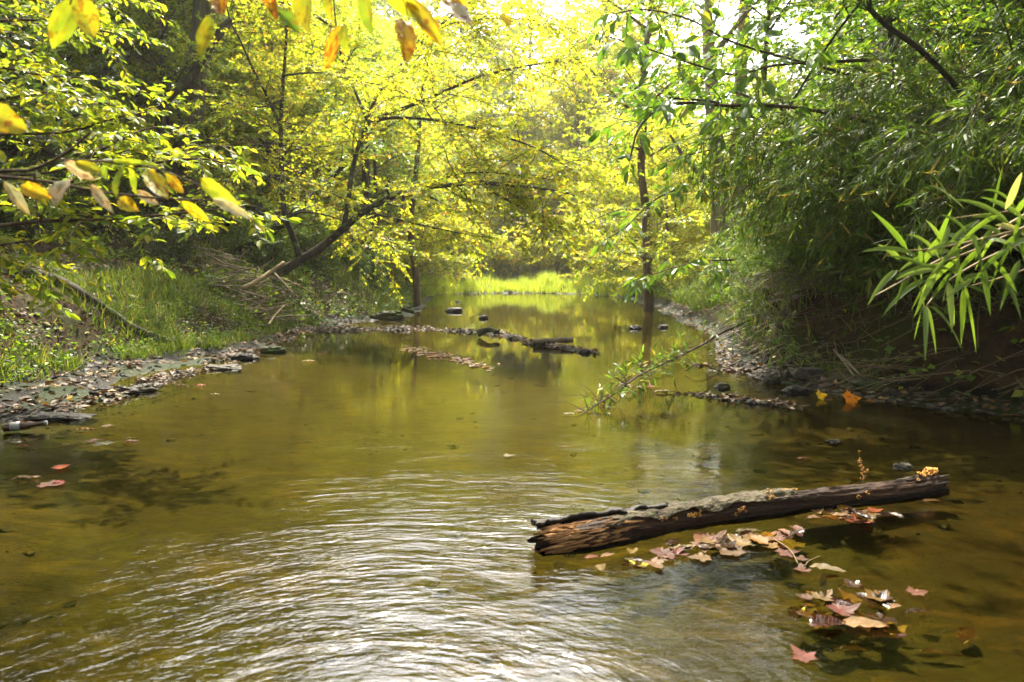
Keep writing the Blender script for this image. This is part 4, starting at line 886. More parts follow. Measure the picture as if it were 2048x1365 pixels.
i = np.arange(nx - 1)[:, None] * na; j = np.arange(na)[None]; k = (j + 1) % na
Qg = np.stack([i + j, i + k, i + na + k, i + na + j], -1).reshape(-1, 4)
mb = MB().add(Vg.reshape(-1, 3), np.concatenate([Qg.ravel(), np.arange(na)[::-1], np.arange(na) + (nx - 1) * na]), np.concatenate([np.full(len(Qg), 4), [na, na]]))
nt = M['log_wood'].node_tree; n, l = nt.nodes, nt.links; pb = [q for q in n if q.type == 'BSDF_PRINCIPLED'][0]
sz = n.new('ShaderNodeSeparateXYZ'); l.new(n.new('ShaderNodeTexCoord').outputs['Object'], sz.inputs[0]); src = pb.inputs['Base Color'].links[0].from_socket
wob_ = noise(n, l, 9, 4, .6); soak = maprange(n, l, math_(n, l, 'ADD', sz.outputs[2], math_(n, l, 'MULTIPLY', math_(n, l, 'SUBTRACT', wob_.outputs[0], .5), .05)), -.025, .0, 1, 0)
l.new(mixc(n, l, soak, src, (.007, .0045, .002)), pb.inputs['Base Color']); l.new(maprange(n, l, soak, 0, 1, .62, .18), pb.inputs['Roughness'])
mb.build('body', M['log_wood'], log)
mb = MB(); log_shell(mb, .34, 1.34, -1.1, .85, .008, 170, 36, 4, .010, .06, .009); mb.build('bark', M['log_bark'], log)
mb = MB(); log_shell(mb, .03, .64, -1.5, -.05, .016, 70, 16, 9, .012, .05, .012, lambda U, W: .022 * (1 - U) ** 1.2 * (1 - .4 * W)); tag(mb.build('bark', M['bark_black'], log), 'black bark flap curling up over the splintered end')
mb = MB(); log_shell(mb, 1.9, 2.17, -1.2, .2, .006, 30, 12, 14, .008, .03, .004); mb.build('bark', M['log_bark'], log)
mb = MB(); r_ = np.random.default_rng(5)
for q in range(120):
    A_ = r_.uniform(-.1, 1.9); x0 = r_.uniform(.0, .44) * (1 - .25 * abs(A_ - .8)); ln = r_.uniform(.04, .16); R0 = log_r(x0) * r_.uniform(.86, 1.02); dr = r_.uniform(-.012, .010)
    c0 = log_c(np.array([x0]))[0]; c1 = log_c(np.array([x0 + ln]))[0]; d0 = np.array([0, -math.sin(A_), math.cos(A_)]); A2 = A_ + r_.normal(0, .1); d1 = np.array([0, -math.sin(A2), math.cos(A2)])
    tube(mb, np.array([c0 + d0 * (R0 - dr), (c0 + c1) / 2 + d0 * (R0 + .004), c1 + d1 * (R0 - .006)]), np.array([.2, 1, .3]) * r_.uniform(.003, .009), 5, .3, q)
mb.build('splintered_end', M['splinter'], log, smooth=False)
def fungi(x0, A0, n_, spread, size, seed, hgt=0):
    mb = MB(); r = np.random.default_rng(seed)
    for q in range(n_):
        x = x0 + r.normal(0, spread); A_ = A0 + r.normal(0, spread * 4); d = np.array([0, -math.sin(A_), math.cos(A_)])
        c = log_c(np.array([x]))[0] + d * (log_r(x) + .002 + hgt * r.uniform(0, 1)); s = size * r.uniform(.6, 1.3)
        ax = unit(r.normal(0, 1, 3)); S_ = unit(np.cross(ax, d)); t = np.linspace(0, 2 * np.pi * .8, 9)
        ring = c + (np.outer(np.cos(t), np.cross(S_, d)) + np.outer(np.sin(t), S_)) * s + np.outer(np.sin(t * 3 + q), d) * s * .35 + d * s * .5
        tube(mb, ring, np.full(9, s * .32), 5, .2, q)
    return mb
fungi(LL - .06, -.1, 46, .045, .008, 1, .03).build('fungus', M['fungus'], log)
for (x_, A_, n_, sz, sd_) in [(.42, .1, 4, .007, 2), (.72, 1.1, 9, .005, 3), (.98, 1.35, 8, .005, 4), (1.30, -.1, 12, .008, 5), (1.62, 1.1, 1, .011, 6), (1.70, .95, 1, .011, 7), (.60, 1.0, 6, .004, 8)]:
    fungi(x_, A_, n_, .022, sz, sd_).build('fungus', M['fungus'], log)
# withered flower stalks standing on the log
for px, py, Yd, hgt, lab in [(1722, 965, 3.28, .165, 'taller dry stalk with curled brown flower heads standing behind the log'), (1542, 1005, 2.98, .075, 'short dry stalk with brown heads standing on the log above its bark patch')]:
    b = Pt(px, py, Yd); b[2] -= .02; st = plant('dry_stalk', b, lab, 'plant'); mb, hd = MB(), MB()
    for s in range(3):
        e = np.array([.022 * (s - 1) + .006, .015 * s, hgt * (1 - .28 * s)])
        q = smooth_path([[0, 0, 0], e * .5 + [.007, 0, 0], e], 8); tube(mb, q, np.linspace(.0018, .0009, 8), 5)
        for k in range(6):
            c = e * (1 - .11 * k) + rng.normal(0, .006, 3); t = np.linspace(0, 4.6, 7); s2 = rng.uniform(.003, .0065)
            tube(hd, np.stack([c[0] + np.cos(t + k) * s2, c[1] + np.sin(t) * s2 * .6, c[2] + np.sin(t + k) * s2], -1), np.linspace(.0024, .0012, 7), 5, .3, k)
    mb.build('stem', M['twig'], st); hd.build('flower_head', M['fungus'], st)

# ------------------------------------------------------------------ stones
def rock_mat(name, a_, b_, moss, rough=.6):
    m, n, l = new_mat(name); co = n.new('ShaderNodeTexCoord').outputs['Object']
    t1 = noise(n, l, 14, 8, .7, co); t2 = noise(n, l, 60, 4, .6, co); t3 = noise(n, l, 4, 4, .6, co)
    c = mixc(n, l, maprange(n, l, t1.outputs[0], .35, .68), a_, b_); c = mixc(n, l, maprange(n, l, t2.outputs[0], .55, .75, 0, .5), c, tuple(min(1, x * 1.5) for x in b_))
    if moss: c = mixc(n, l, maprange(n, l, t3.outputs[0], .62 - .25 * moss, .70 - .25 * moss), c, (.035, .055, .007))
    p = principled(n, l, c, rough, .22, bump(n, l, math_(n, l, 'ADD', t1.outputs[0], math_(n, l, 'MULTIPLY', t2.outputs[0], .3)), .04)); out(n, l, p.outputs[0]); return m
M['stone'] = rock_mat('grey_brown_stone', (.025, .021, .015), (.085, .074, .052), 0, .5)
M['stone_moss'] = rock_mat('mossy_stone', (.025, .024, .015), (.08, .08, .045), .5, .8)
M['stone_pale'] = rock_mat('pale_stone', (.13, .12, .08), (.28, .26, .18), 0, .8)
M['stone_wet'] = rock_mat('wet_black_stone', (.005, .004, .003), (.024, .019, .014), 0, .4)
M['stone_far'] = rock_mat('far_stone', (.08, .07, .05), (.24, .21, .15), 0, .8)
def stone(px, py, sx_, sy_, sz_, mat, label, seed, z=0.0, rz=0.0, Yd=None, boxy=.75):
    b = Gd(px, py, z) if Yd is None else Pt(px, py, Yd)
    sz_ *= 1.35; n1, n2_ = 40, 24; u = np.linspace(0, 2 * np.pi, n1, endpoint=False); v = np.linspace(0, np.pi, n2_)
    Vv, Uu = np.meshgrid(v, u, indexing='ij'); d = np.stack([np.sin(Vv) * np.cos(Uu), np.sin(Vv) * np.sin(Uu), np.cos(Vv)], -1)
    d = np.sign(d) * np.abs(d) ** boxy
    k = 1 + .34 * fbm(d * 1.7 + seed, seed, 4) + .13 * fbm(d * 4.5 + seed, seed, 4)
    P_ = d * k[..., None] * np.array([sx_, sy_, sz_]) / 2
    i = np.arange(n2_ - 1)[:, None] * n1; j = np.arange(n1)[None]; kk = (j + 1) % n1
    Q_ = np.stack([i + j, i + n1 + j, i + n1 + kk, i + kk], -1).reshape(-1, 4)
    o = MB().add(P_.reshape(-1, 3), Q_.ravel(), np.full(len(Q_), 4)).build('stone', M[mat], loc=b); o.rotation_euler = (rng.uniform(-.12, .12), rng.uniform(-.12, .12), rz)
    return tag(o, label, 'stone')
stone(1615, 752, .40, .30, .12, 'stone', 'broad flat brown slab at the back of the stones on the right shore', 1, .06, .2)
stone(1735, 775, .32, .26, .11, 'stone_moss', 'greenish flat stone tilted at the water edge above the orange leaves', 2, .05, -.4)
stone(1690, 760, .28, .22, .07, 'stone', 'thin dark slab wedged between the two larger flat stones of the right shore', 3, .05, .1)
stone(1543, 762, .15, .14, .11, 'stone', 'pale grey blunt stone at the left end of the right shore stones', 4, .02, .3)
stone(1568, 757, .10, .10, .10, 'stone', 'small upright grey stone beside the blunt pale one on the right shore', 5, .03, 1.0)
stone(1590, 785, .24, .16, .07, 'stone_wet', 'wet shiny dark stone in the water in front of the flat slab', 6, .0, .2)
stone(1735, 744, .17, .13, .06, 'stone', 'small ochre stone behind the mossy stone under the right bank', 7, .08, .6)
stone(1660, 742, .22, .16, .06, 'stone', 'dark flat stone under the overhang of the right bank', 8, .08, .3)
stone(1800, 795, .18, .14, .06, 'stone_wet', 'dark wet stone right of the mossy one at the right water edge', 9, .02, .3)
stone(737, 615, .55, .4, .34, 'stone_pale', 'pale blocky boulder on the left shore beside the far pool', 10, .12, .2, None, .5)
stone(775, 634, .75, .4, .20, 'stone_moss', 'long dark mossy stone in front of the pale boulder', 11, .05, .1)
stone(805, 622, .55, .35, .22, 'stone_moss', 'mossy rounded stone right of the pale boulder', 12, .05, .5)
stone(600, 632, .62, .45, .26, 'stone_moss', 'green mossy ledge stone low on the left bank below the brush pile', 13, .12, .1)
stone(650, 628, .5, .35, .18, 'stone_moss', 'smaller moss covered stone right of the green ledge stone', 14, .08, .5)
stone(908, 622, .45, .2, .13, 'stone_wet', 'flat black stone standing out of the bright pool', 15, .02, .1)
stone(966, 637, .22, .14, .08, 'stone_wet', 'small dark stone in the bright pool nearer than the flat black one', 16, .01, .1)
stone(915, 604, .18, .14, .06, 'stone_wet', 'tiny dark stone farthest out in the bright pool', 17, .01, .1)
stone(1272, 657, .24, .15, .09, 'stone_wet', 'dark stone in the water left of the crooked tree reflection', 18, .01, .3)
stone(1325, 655, .22, .14, .07, 'stone', 'grey stone in shallow water close to the right shore', 19, .01, .3)
stone(1385, 632, .5, .3, .12, 'stone', 'flat grey stone on the right shore beyond the dipping branch', 20, .02, .2)
stone(1168, 706, .15, .11, .07, 'stone_wet', 'round black stone at the right end of the gravel bar', 21, .0, .2)
stone(1445, 775, .14, .1, .06, 'stone', 'small pale stone in the line of debris right of the dipping branch tip', 22, .0, .2)
stone(1510, 808, .14, .09, .05, 'stone_wet', 'small wet stone in the shallow riffle in front of the right shore stones', 23, -.005, .2)
stone(1668, 886, .09, .07, .03, 'stone_wet', 'smooth stone breaking the surface behind the log', 24, -.01, .2)
stone(1808, 934, .09, .08, .03, 'stone', 'rough grey stone just behind the far end of the log', 25, .01, .3)
stone(235, 788, .40, .16, .09, 'stone_wet', 'dark ragged rock ridge in the shallows at the left shore', 26, .01, .45)
stone(285, 780, .26, .14, .07, 'stone', 'grey rough rock at the outer end of the ragged ridge', 27, .01, .4)
stone(445, 738, .4, .2, .06, 'stone', 'flat grey rock shelf in the shallows at the middle of the left shore', 28, .0, .3)
stone(545, 702, .32, .2, .09, 'stone_moss', 'mossy edged rock where the left shore meets the still water', 29, .02, .3)
stone(490, 716, .3, .2, .07, 'stone_wet', 'wet dark rock between the grey shelf and the mossy edged rock', 30, .01, .3)
stone(120, 838, .42, .2, .05, 'stone_wet', 'glistening flat mud rock beside the bottle', 31, .0, .35)
stone(40, 690, .55, .4, .22, 'stone_moss', 'mossy earth covered stone at the foot of the grass on the far left', 32, .12, .2)

# ------------------------------------------------------------------ bottle, driftwood, dead sticks
m, n, l = new_mat('brown_bottle_glass'); p = principled(n, l, (.045, .018, .008), .12, .6); out(n, l, p.outputs[0]); M['bottle'] = m
m, n, l = new_mat('worn_paper_label'); co = n.new('ShaderNodeTexCoord').outputs['Object']
p = principled(n, l, mixc(n, l, maprange(n, l, noise(n, l, 40, 4, .6, co).outputs[0], .5, .7, 0, .6), (.20, .20, .20), (.09, .08, .065)), .5); out(n, l, p.outputs[0]); M['label'] = m
b = Gd(6, 856, .035); root = plant('bottle', b, 'brown bottle with a worn white label lying on the mud at the left edge', 'bottle')
root.rotation_euler = (0, -.06, .35)
def lathe(mb, xs, rs, s=20): tube(mb, np.stack([np.array(xs), np.zeros(len(xs)), np.zeros(len(xs))], -1), np.array(rs), s)
mb = MB(); lathe(mb, [0, .004, .012, .13, .15, .17, .19, .235, .238, .25], [.020, .028, .031, .031, .029, .022, .015, .0135, .016, .016]); mb.build('body', M['bottle'], root)
mb = MB(); lathe(mb, [.045, .0451, .105, .1051], [.0305, .0317, .0317, .0305]); mb.build('label', M['label'], root)
mb = MB(); lathe(mb, [.249, .25, .262, .263], [.014, .0172, .0172, .014]); mb.build('cap', M['label'], root)

def stick(name, pts, r0, r1, mat, label, cat='branch', sides=7):
    P_ = np.array([Pt(*t) for t in pts]); mb = MB(); q = smooth_path(P_ - P_[0], 18); tube(mb, q, np.linspace(r0, r1, 18), sides, .2, int(pts[0][0]))
    return tag(mb.build(name, M[mat], loc=P_[0]), label, cat)
stick('dead_branch', [(484, 578, 12.6), (520, 560, 12.8), (545, 542, 13), (568, 526, 13.2)], .045, .038, 'deadwood', 'thick bare pale branch lying slantwise on the brush pile of the left bank')
stick('dead_branch', [(548, 546, 13), (562, 560, 12.7), (590, 590, 12.3)], .02, .014, 'deadwood', 'pale stick running down right from under the thick bare branch')
stick('dead_branch', [(560, 555, 13.2), (600, 572, 12.8), (632, 589, 12.4)], .014, .008, 'deadwood', 'long thin pale stick right of the brush pile pointing down right')
stick('dead_branch', [(500, 587, 12.2), (520, 592, 12), (540, 598, 11.9)], .014, .01, 'deadwood', 'short pale stick lying flat below the brush pile')
stick('dead_branch', [(538, 650, 9.6), (550, 632, 9.8), (568, 612, 10)], .018, .012, 'deadwood', 'straw coloured stalk standing slanted in the grass near the left water edge')
stick('dead_branch', [(660, 592, 14), (685, 586, 14), (702, 592, 13.9)], .02, .015, 'deadwood', 'curved pale root end on the left bank right of the brush pile')
stick('dead_branch', [(525, 536, 13.4), (540, 524, 13.4), (548, 518, 13.4)], .016, .01, 'deadwood', 'short stick leaning up behind the thick bare branch')
mb = MB(); q = np.array([(x_, y_, h1(x_, y_) + .05) for x_, y_ in ((-6.3, 8.6), (-5.9, 8.75), (-5.5, 8.8), (-5.0, 9.0), (-4.6, 9.3), (-4.3, 9.5))])
tube(mb, smooth_path(q - q[0], 24), np.linspace(.075, .045, 24), 9, .25, 3)
tag(mb.build('dead_branch', M['bark_dark'], loc=q[0]), 'dark mossy fallen limb lying down the left slope', 'branch')
stick('dead_branch', [(0, 330, 13), (70, 270, 13), (150, 230, 13.2), (260, 260, 13.6)], .03, .02, 'bark_dark', 'thin dark bare branch among the leaves at the upper left')
stick('dead_branch', [(1370, 742, 7.4), (1400, 730, 7.4), (1452, 748, 7.5)], .008, .006, 'twig', 'thin dark twig lying in the water before the right bank')
stick('exposed_root', [(1668, 700, 6.8), (1690, 728, 6.5), (1708, 752, 6.2)], .012, .009, 'greydead', 'thin pale root hanging out of the dark undercut of the right bank', 'root')
stick('exposed_root', [(1680, 712, 6.7), (1705, 735, 6.4), (1722, 754, 6.15)], .016, .010, 'greydead', 'thicker pale root right of the thin one in the dark undercut', 'root')
stick('driftwood_plank', [(1066, 684, 10.2), (1100, 682, 10.2), (1146, 680, 10.2)], .045, .04, 'greydead', 'weathered grey driftwood piece lying on the gravel bar', 'driftwood')
stick('dead_branch', [(955, 668, 11.5), (975, 660, 11.5), (998, 664, 11.4)], .06, .035, 'bark_dark', 'dark knobbly wood lump stranded on the gravel bar left of the driftwood')
# brush pile and the drifted canes of the right bank: nobody could count these sticks
mb = MB(); r_ = np.random.default_rng(8)
for q in range(150):
    c = Pt(r_.uniform(425, 585), r_.uniform(530, 585), r_.uniform(12.6, 14.2)); c[2] = h1(c[0], c[1]) + r_.uniform(.0, .35)
    a_ = r_.normal(.1, .5); ln = r_.uniform(.2, .9); d = np.array([math.cos(a_), math.sin(a_), r_.normal(0, .25)]) * ln / 2
    tube(mb, np.array([c - d, c + [0, 0, r_.normal(0, .04)], c + d]), np.array([1, .8, .5]) * r_.uniform(.006, .022), 5, .1, q, False)
tag(mb.build('brush', M['greydead']), 'heap of thin dead sticks against the leaning tree on the left bank', 'brush', None, 'stuff')
mb = MB()
for q in range(330):
    yy = r_.uniform(4.7, 10.2); xr = float(np.interp(yy, RY, RX)); xx = xr + r_.uniform(.25, 1.7)
    c = np.array([xx, yy, h1(xx, yy) + r_.uniform(.02, .22)]); a_ = r_.normal(2.9, .45); ln = r_.uniform(.3, 1.3)
    d = np.array([math.cos(a_), math.sin(a_), -.25 + r_.normal(0, .12)]) * ln
    tube(mb, np.array([c - d * .5, c + [0, 0, .05], c + d * .5 + [0, 0, -.05]]), np.array([1, .9, .5]) * r_.uniform(.003, .007), 4, 0, q, False)
tag(mb.build('drifted_canes', M['cane_dry']), 'tangle of dry fallen canes combed downstream over the right bank', 'canes', None, 'stuff')

# ------------------------------------------------------------------ ground cover
def scatter(n_, xr, yr, seed, ok):
    r = np.random.default_rng(seed); x = r.uniform(*xr, n_); y = r.uniform(yr[0] ** .5, yr[1] ** .5, n_) ** 2
    eL, eR = edges(x, y); m = ok(x, y, eL, eR, r); return x[m], y[m], r
def wL(y): return np.interp(y, [0, 4, 8, 11, 14, 17, 20], [1.5, 1.5, 1.3, .7, .4, .5, .4])
def grass(name, n_, xr, yr, seed, ok, h0, h1_, w, label, mat='grass', lean=.5):
    x, y, r = scatter(n_, xr, yr, seed, ok); N = len(x); z = height(x, y) - .01; mb = MB()
    d = unit(np.stack([r.normal(0, lean, N), r.normal(-.1, lean, N), np.ones(N)], -1)); L_ = r.uniform(h0, h1_, N) * (.8 + .6 * n2(x, y, 1.6, seed, 3)).clip(.3)
    put_leaves(mb, 'blade', np.stack([x, y, z], -1), d, unit(r.normal(0, 1, (N, 3)) + [0, -.6, 0]), L_, w * r.uniform(.7, 1.3, N))
    return tag(mb.build(name, M[mat], smooth=False), label, 'grass', None, 'stuff')
grass('grass', 60000, (-7.5, -3.2), (3.2, 14), 1, lambda x, y, eL, eR, r: (eL > wL(y) * .82 + .3 * n2(x, y, 1.4, 4, 3)) & (eL < wL(y) + 1.7) & (n2(x, y, 1.1, 77, 3) > -.25), .10, .34, .011, 'fresh green grass covering the lower left bank')
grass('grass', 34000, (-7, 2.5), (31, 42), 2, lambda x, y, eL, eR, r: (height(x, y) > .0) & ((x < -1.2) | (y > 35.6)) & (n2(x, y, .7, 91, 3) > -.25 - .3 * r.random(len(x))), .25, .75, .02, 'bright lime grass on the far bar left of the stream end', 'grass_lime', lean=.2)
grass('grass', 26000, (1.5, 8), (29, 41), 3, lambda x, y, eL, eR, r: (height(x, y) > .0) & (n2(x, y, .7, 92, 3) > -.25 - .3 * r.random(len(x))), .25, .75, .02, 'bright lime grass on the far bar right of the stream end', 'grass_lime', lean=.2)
grass('grass', 40000, (4.2, 10), (11.5, 27), 4, lambda x, y, eL, eR, r: (eR > .5), .15, .5, .018, 'sunlit grass on the terrace around the pale trunks')
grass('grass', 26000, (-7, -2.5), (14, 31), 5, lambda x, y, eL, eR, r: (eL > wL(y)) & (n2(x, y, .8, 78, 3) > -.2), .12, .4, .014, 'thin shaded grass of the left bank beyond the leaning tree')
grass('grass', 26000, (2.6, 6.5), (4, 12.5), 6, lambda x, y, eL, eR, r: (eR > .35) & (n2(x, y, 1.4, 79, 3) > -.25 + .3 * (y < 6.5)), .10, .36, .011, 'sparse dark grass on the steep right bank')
def cover(name, n_, xr, yr, seed, ok, L0, zr, mat, label, cat, flat=.35, wd=.6, kind='kite'):
    x, y, r = scatter(n_, xr, yr, seed, ok); N = len(x); z = height(x, y) + r.uniform(*zr, N); mb = MB(); a_ = r.uniform(0, 6.28, N)
    L_ = L0 * r.uniform(.5, 1.3, N)
    put_leaves(mb, kind, np.stack([x, y, z], -1), np.stack([np.cos(a_), np.sin(a_), r.normal(0, .3, N)], -1), unit(UP + r.normal(0, flat, (N, 3))), L_, L_ * wd * r.uniform(.7, 1.2, N))
    return tag(mb.build(name, M[mat], smooth=False), label, cat, None, 'stuff')
cover('ground_cover', 30000, (-9, -3.4), (3.5, 16), 21, lambda x, y, eL, eR, r: (eL > wL(y) * .95) & (n2(x, y, .9, 80, 3) > -.1), .05, (.02, .2), 'green', 'small leafy weeds among the grass of the left bank', 'weeds', .7)
cover('ground_cover', 24000, (-14, -3), (12, 34), 22, lambda x, y, eL, eR, r: (eL > wL(y)) & (n2(x, y, .5, 81, 3) > -.15), .09, (.02, .35), 'green', 'leafy undergrowth on the shaded left slope', 'undergrowth', .7)
cover('ground_cover', 30000, (2.8, 13), (4, 34), 23, lambda x, y, eL, eR, r: (eR > .45) & (n2(x, y, .6, 82, 3) > -.35), .085, (.02, .35), 'green', 'leafy undergrowth on the right bank', 'undergrowth', .7)
cover('leaf_litter', 26000, (-12, -3.2), (3.2, 24), 24, lambda x, y, eL, eR, r: (eL > .15) & (height(x, y) > .004) & (r.random(len(x)) < np.clip(.45 + .75 * (n2(x, y, 1.3, 83, 3) > .05) + .5 * (eL > wL(y) + 1.6), 0, 1)), .075, (.004, .03), 'litter', 'brown fallen leaves strewn over the left bank and mud', 'leaf litter', .35, .7)
cover('leaf_litter', 16000, (2.3, 9), (3.8, 20), 25, lambda x, y, eL, eR, r: (eR > .05), .075, (.004, .03), 'litter', 'brown fallen leaves strewn over the right bank', 'leaf litter', .35, .7)
cover('leaf_litter', 60000, (-5, 2.6), (5.2, 13.5), 26, lambda x, y, eL, eR, r: (height(x, y) > -.012) & (eL < .3) & (eR < .2), .07, (.004, .02), 'litter', 'wet leaf scraps caught on the gravel bar across the stream', 'leaf litter', .3, .6)
def gravel(name, n_, xr, yr, seed, ok, s0, s1, mat, label):
    x, y, r = scatter(n_, xr, yr, seed, ok); N = len(x); s = s0 + (s1 - s0) * r.random(N) ** 3; z = height(x, y) + s * .1
    t = (1 + 5 ** .5) / 2
    iv = unit(np.array([[-1, t, 0], [1, t, 0], [-1, -t, 0], [1, -t, 0], [0, -1, t], [0, 1, t], [0, -1, -t], [0, 1, -t], [t, 0, -1], [t, 0, 1], [-t, 0, -1], [-t, 0, 1]]))
    fc = np.array([[0, 11, 5], [0, 5, 1], [0, 1, 7], [0, 7, 10], [0, 10, 11], [1, 5, 9], [5, 11, 4], [11, 10, 2], [10, 7, 6], [7, 1, 8], [3, 9, 4], [3, 4, 2], [3, 2, 6], [3, 6, 8], [3, 8, 9], [4, 9, 5], [2, 4, 11], [6, 2, 10], [8, 6, 7], [9, 8, 1]])
    P_ = iv[None] * (1 + .3 * r.normal(0, 1, (N, 12, 1)).clip(-1, 1)) * (s[:, None, None] * np.stack([r.uniform(.6, 1.3, N), r.uniform(.6, 1.3, N), r.uniform(.25, .6, N)], -1)[:, None, :])
    P_ = P_ + np.stack([x, y, z], -1)[:, None]
    mb = MB().add(P_.reshape(-1, 3), (fc.ravel()[None] + (np.arange(N) * 12)[:, None]).ravel(), np.full(N * 20, 3))
    return tag(mb.build(name, M[mat], smooth=False), label, 'gravel', None, 'stuff')
gravel('gravel', 2600, (-5.2, -3.0), (3.2, 14), 31, lambda x, y, eL, eR, r: (eL > -.25) & (eL < wL(y) + .1), .004, .035, 'stone_wet', 'wet dark gravel and mud lumps along the left shore')
gravel('gravel', 22000, (-4.6, 2.6), (5.2, 14.2), 32, lambda x, y, eL, eR, r: (height(x, y) > -.03) & (eL < .3) & (eR < .1), .006, .036, 'stone_wet', 'dark gravel of the bar crossing the stream')
gravel('gravel', 6000, (2.2, 5), (4.2, 11), 33, lambda x, y, eL, eR, r: (eR > -.2) & (eR < .7), .006, .05, 'stone', 'gravel and mud lumps on the right shore ledge')
gravel('gravel', 220, (-1.8, 2.6), (34.5, 38), 34, lambda x, y, eL, eR, r: (height(x, y) > -.1), .04, .16, 'stone_far', 'pale cobbles at the far end of the pool')
gravel('gravel', 1600, (-3, 4), (1.6, 10), 35, lambda x, y, eL, eR, r: (eL < -.1) & (eR < -.1) & (n2(x, y, .8, 90, 3) > .1), .008, .05, 'stone_wet', 'small dark pebbles on the stream bed')

# ------------------------------------------------------------------ fallen leaves on the water, each one by itself
def litter_mat(name, c, vein, spot, rough=.55): return big_leaf_mat(name, tuple(x * k_ for x, k_ in zip(c, (.22, .185, .145))), tuple(x * .22 for x in vein), tuple(x * .3 for x in spot), .7, .15, rough)
M['f_pink'] = litter_mat('dull_pink_leaf', (.36, .19, .12), (.24, .10, .06), (.26, .11, .06))
M['f_tan'] = litter_mat('tan_leaf', (.46, .30, .15), (.30, .16, .07), (.30, .15, .06))
M['f_orange'] = litter_mat('orange_leaf', (.62, .25, .012), (.45, .14, .01), (.38, .10, .01))
M['f_bright'] = big_leaf_mat('bright_orange_leaf', (.80, .36, .02), (.6, .2, .01), (.5, .15, .01), .3, .3)
M['f_yellow'] = litter_mat('golden_leaf', (.50, .30, .03), (.42, .26, .02), (.34, .15, .01))
M['f_pale'] = litter_mat('cream_leaf', (.56, .48, .27), (.40, .29, .12), (.40, .25, .09))
M['f_green'] = litter_mat('green_fallen_leaf', (.17, .24, .03), (.26, .28, .07), (.20, .13, .02))
M['f_bluegreen'] = litter_mat('grey_green_leaf', (.22, .30, .20), (.32, .36, .26), (.2, .2, .1))
M['f_brown'] = litter_mat('wet_brown_leaf', (.12, .045, .015), (.07, .025, .01), (.05, .02, .008), .25)
M['f_red'] = litter_mat('red_leaf', (.40, .07, .03), (.25, .05, .02), (.2, .05, .02))
HALF = [(.0, -.02), (.11, -.08), (.30, -.12), (.27, .01), (.39, .06), (.33, .13), (.56, .29), (.43, .35), (.42, .45), (.26, .41), (.29, .60), (.17, .61), (.15, .76), (.0, 1.0)]
def maple_blade(curl, seed):
    r = np.random.default_rng(seed); o = np.array(HALF + [(-a, b) for a, b in HALF[-2:0:-1]]); o = o + r.normal(0, .015, o.shape); c = np.array([0, .28]); n = len(o)
    rings = [c + (o - c) * k for k in (.35, .7, 1.0)]; V = np.vstack([[c], *rings]); d = np.linalg.norm(V - c, axis=1); th = np.arctan2(V[:, 0], V[:, 1] - .28)
    z = curl * d ** 2 * (1 + .7 * np.sin(th * 2 + r.uniform(0, 6))) + .05 * d * np.sin(th * 5 + r.uniform(0, 6)) + .012
    f = [(0, 1 + k, 1 + (k + 1) % n) for k in range(n)]
    for q in range(2): f += [(1 + q * n + k, 1 + (q + 1) * n + k, 1 + (q + 1) * n + (k + 1) % n, 1 + q * n + (k + 1) % n) for k in range(n)]
    return MB().faces(np.column_stack([V[:, 1] - .28, V[:, 0], z]), f, np.column_stack([V[:, 1], V[:, 0]]))
def fallen(px, py, L, kind, mat, label, rz=None, z=.004, curl=None, tilt=0.0, group=None):
    b = Gd(px, py, max(z, 0)); b[2] = z; r = np.random.default_rng(int(px * 7 + py)); rz = r.uniform(0, 6.28) if rz is None else rz; curl = r.uniform(.03, .32) if curl is None else curl
    if kind == 'maple': me = maple_blade(curl, int(px)); me = me
    else: me = leaf_blade((-.5, 0, .012), (.5, 0, .012), {'oval': .42, 'round': .62, 'slim': .26}[kind], UP, curl * .5, int(px))
    o = me.build('leaf', M[mat], loc=b, uv=True); o.name = 'fallen_leaf'; o.scale = (L, L, L); o.rotation_euler = (tilt, 0, rz)
    return tag(o, label, 'leaf', group)
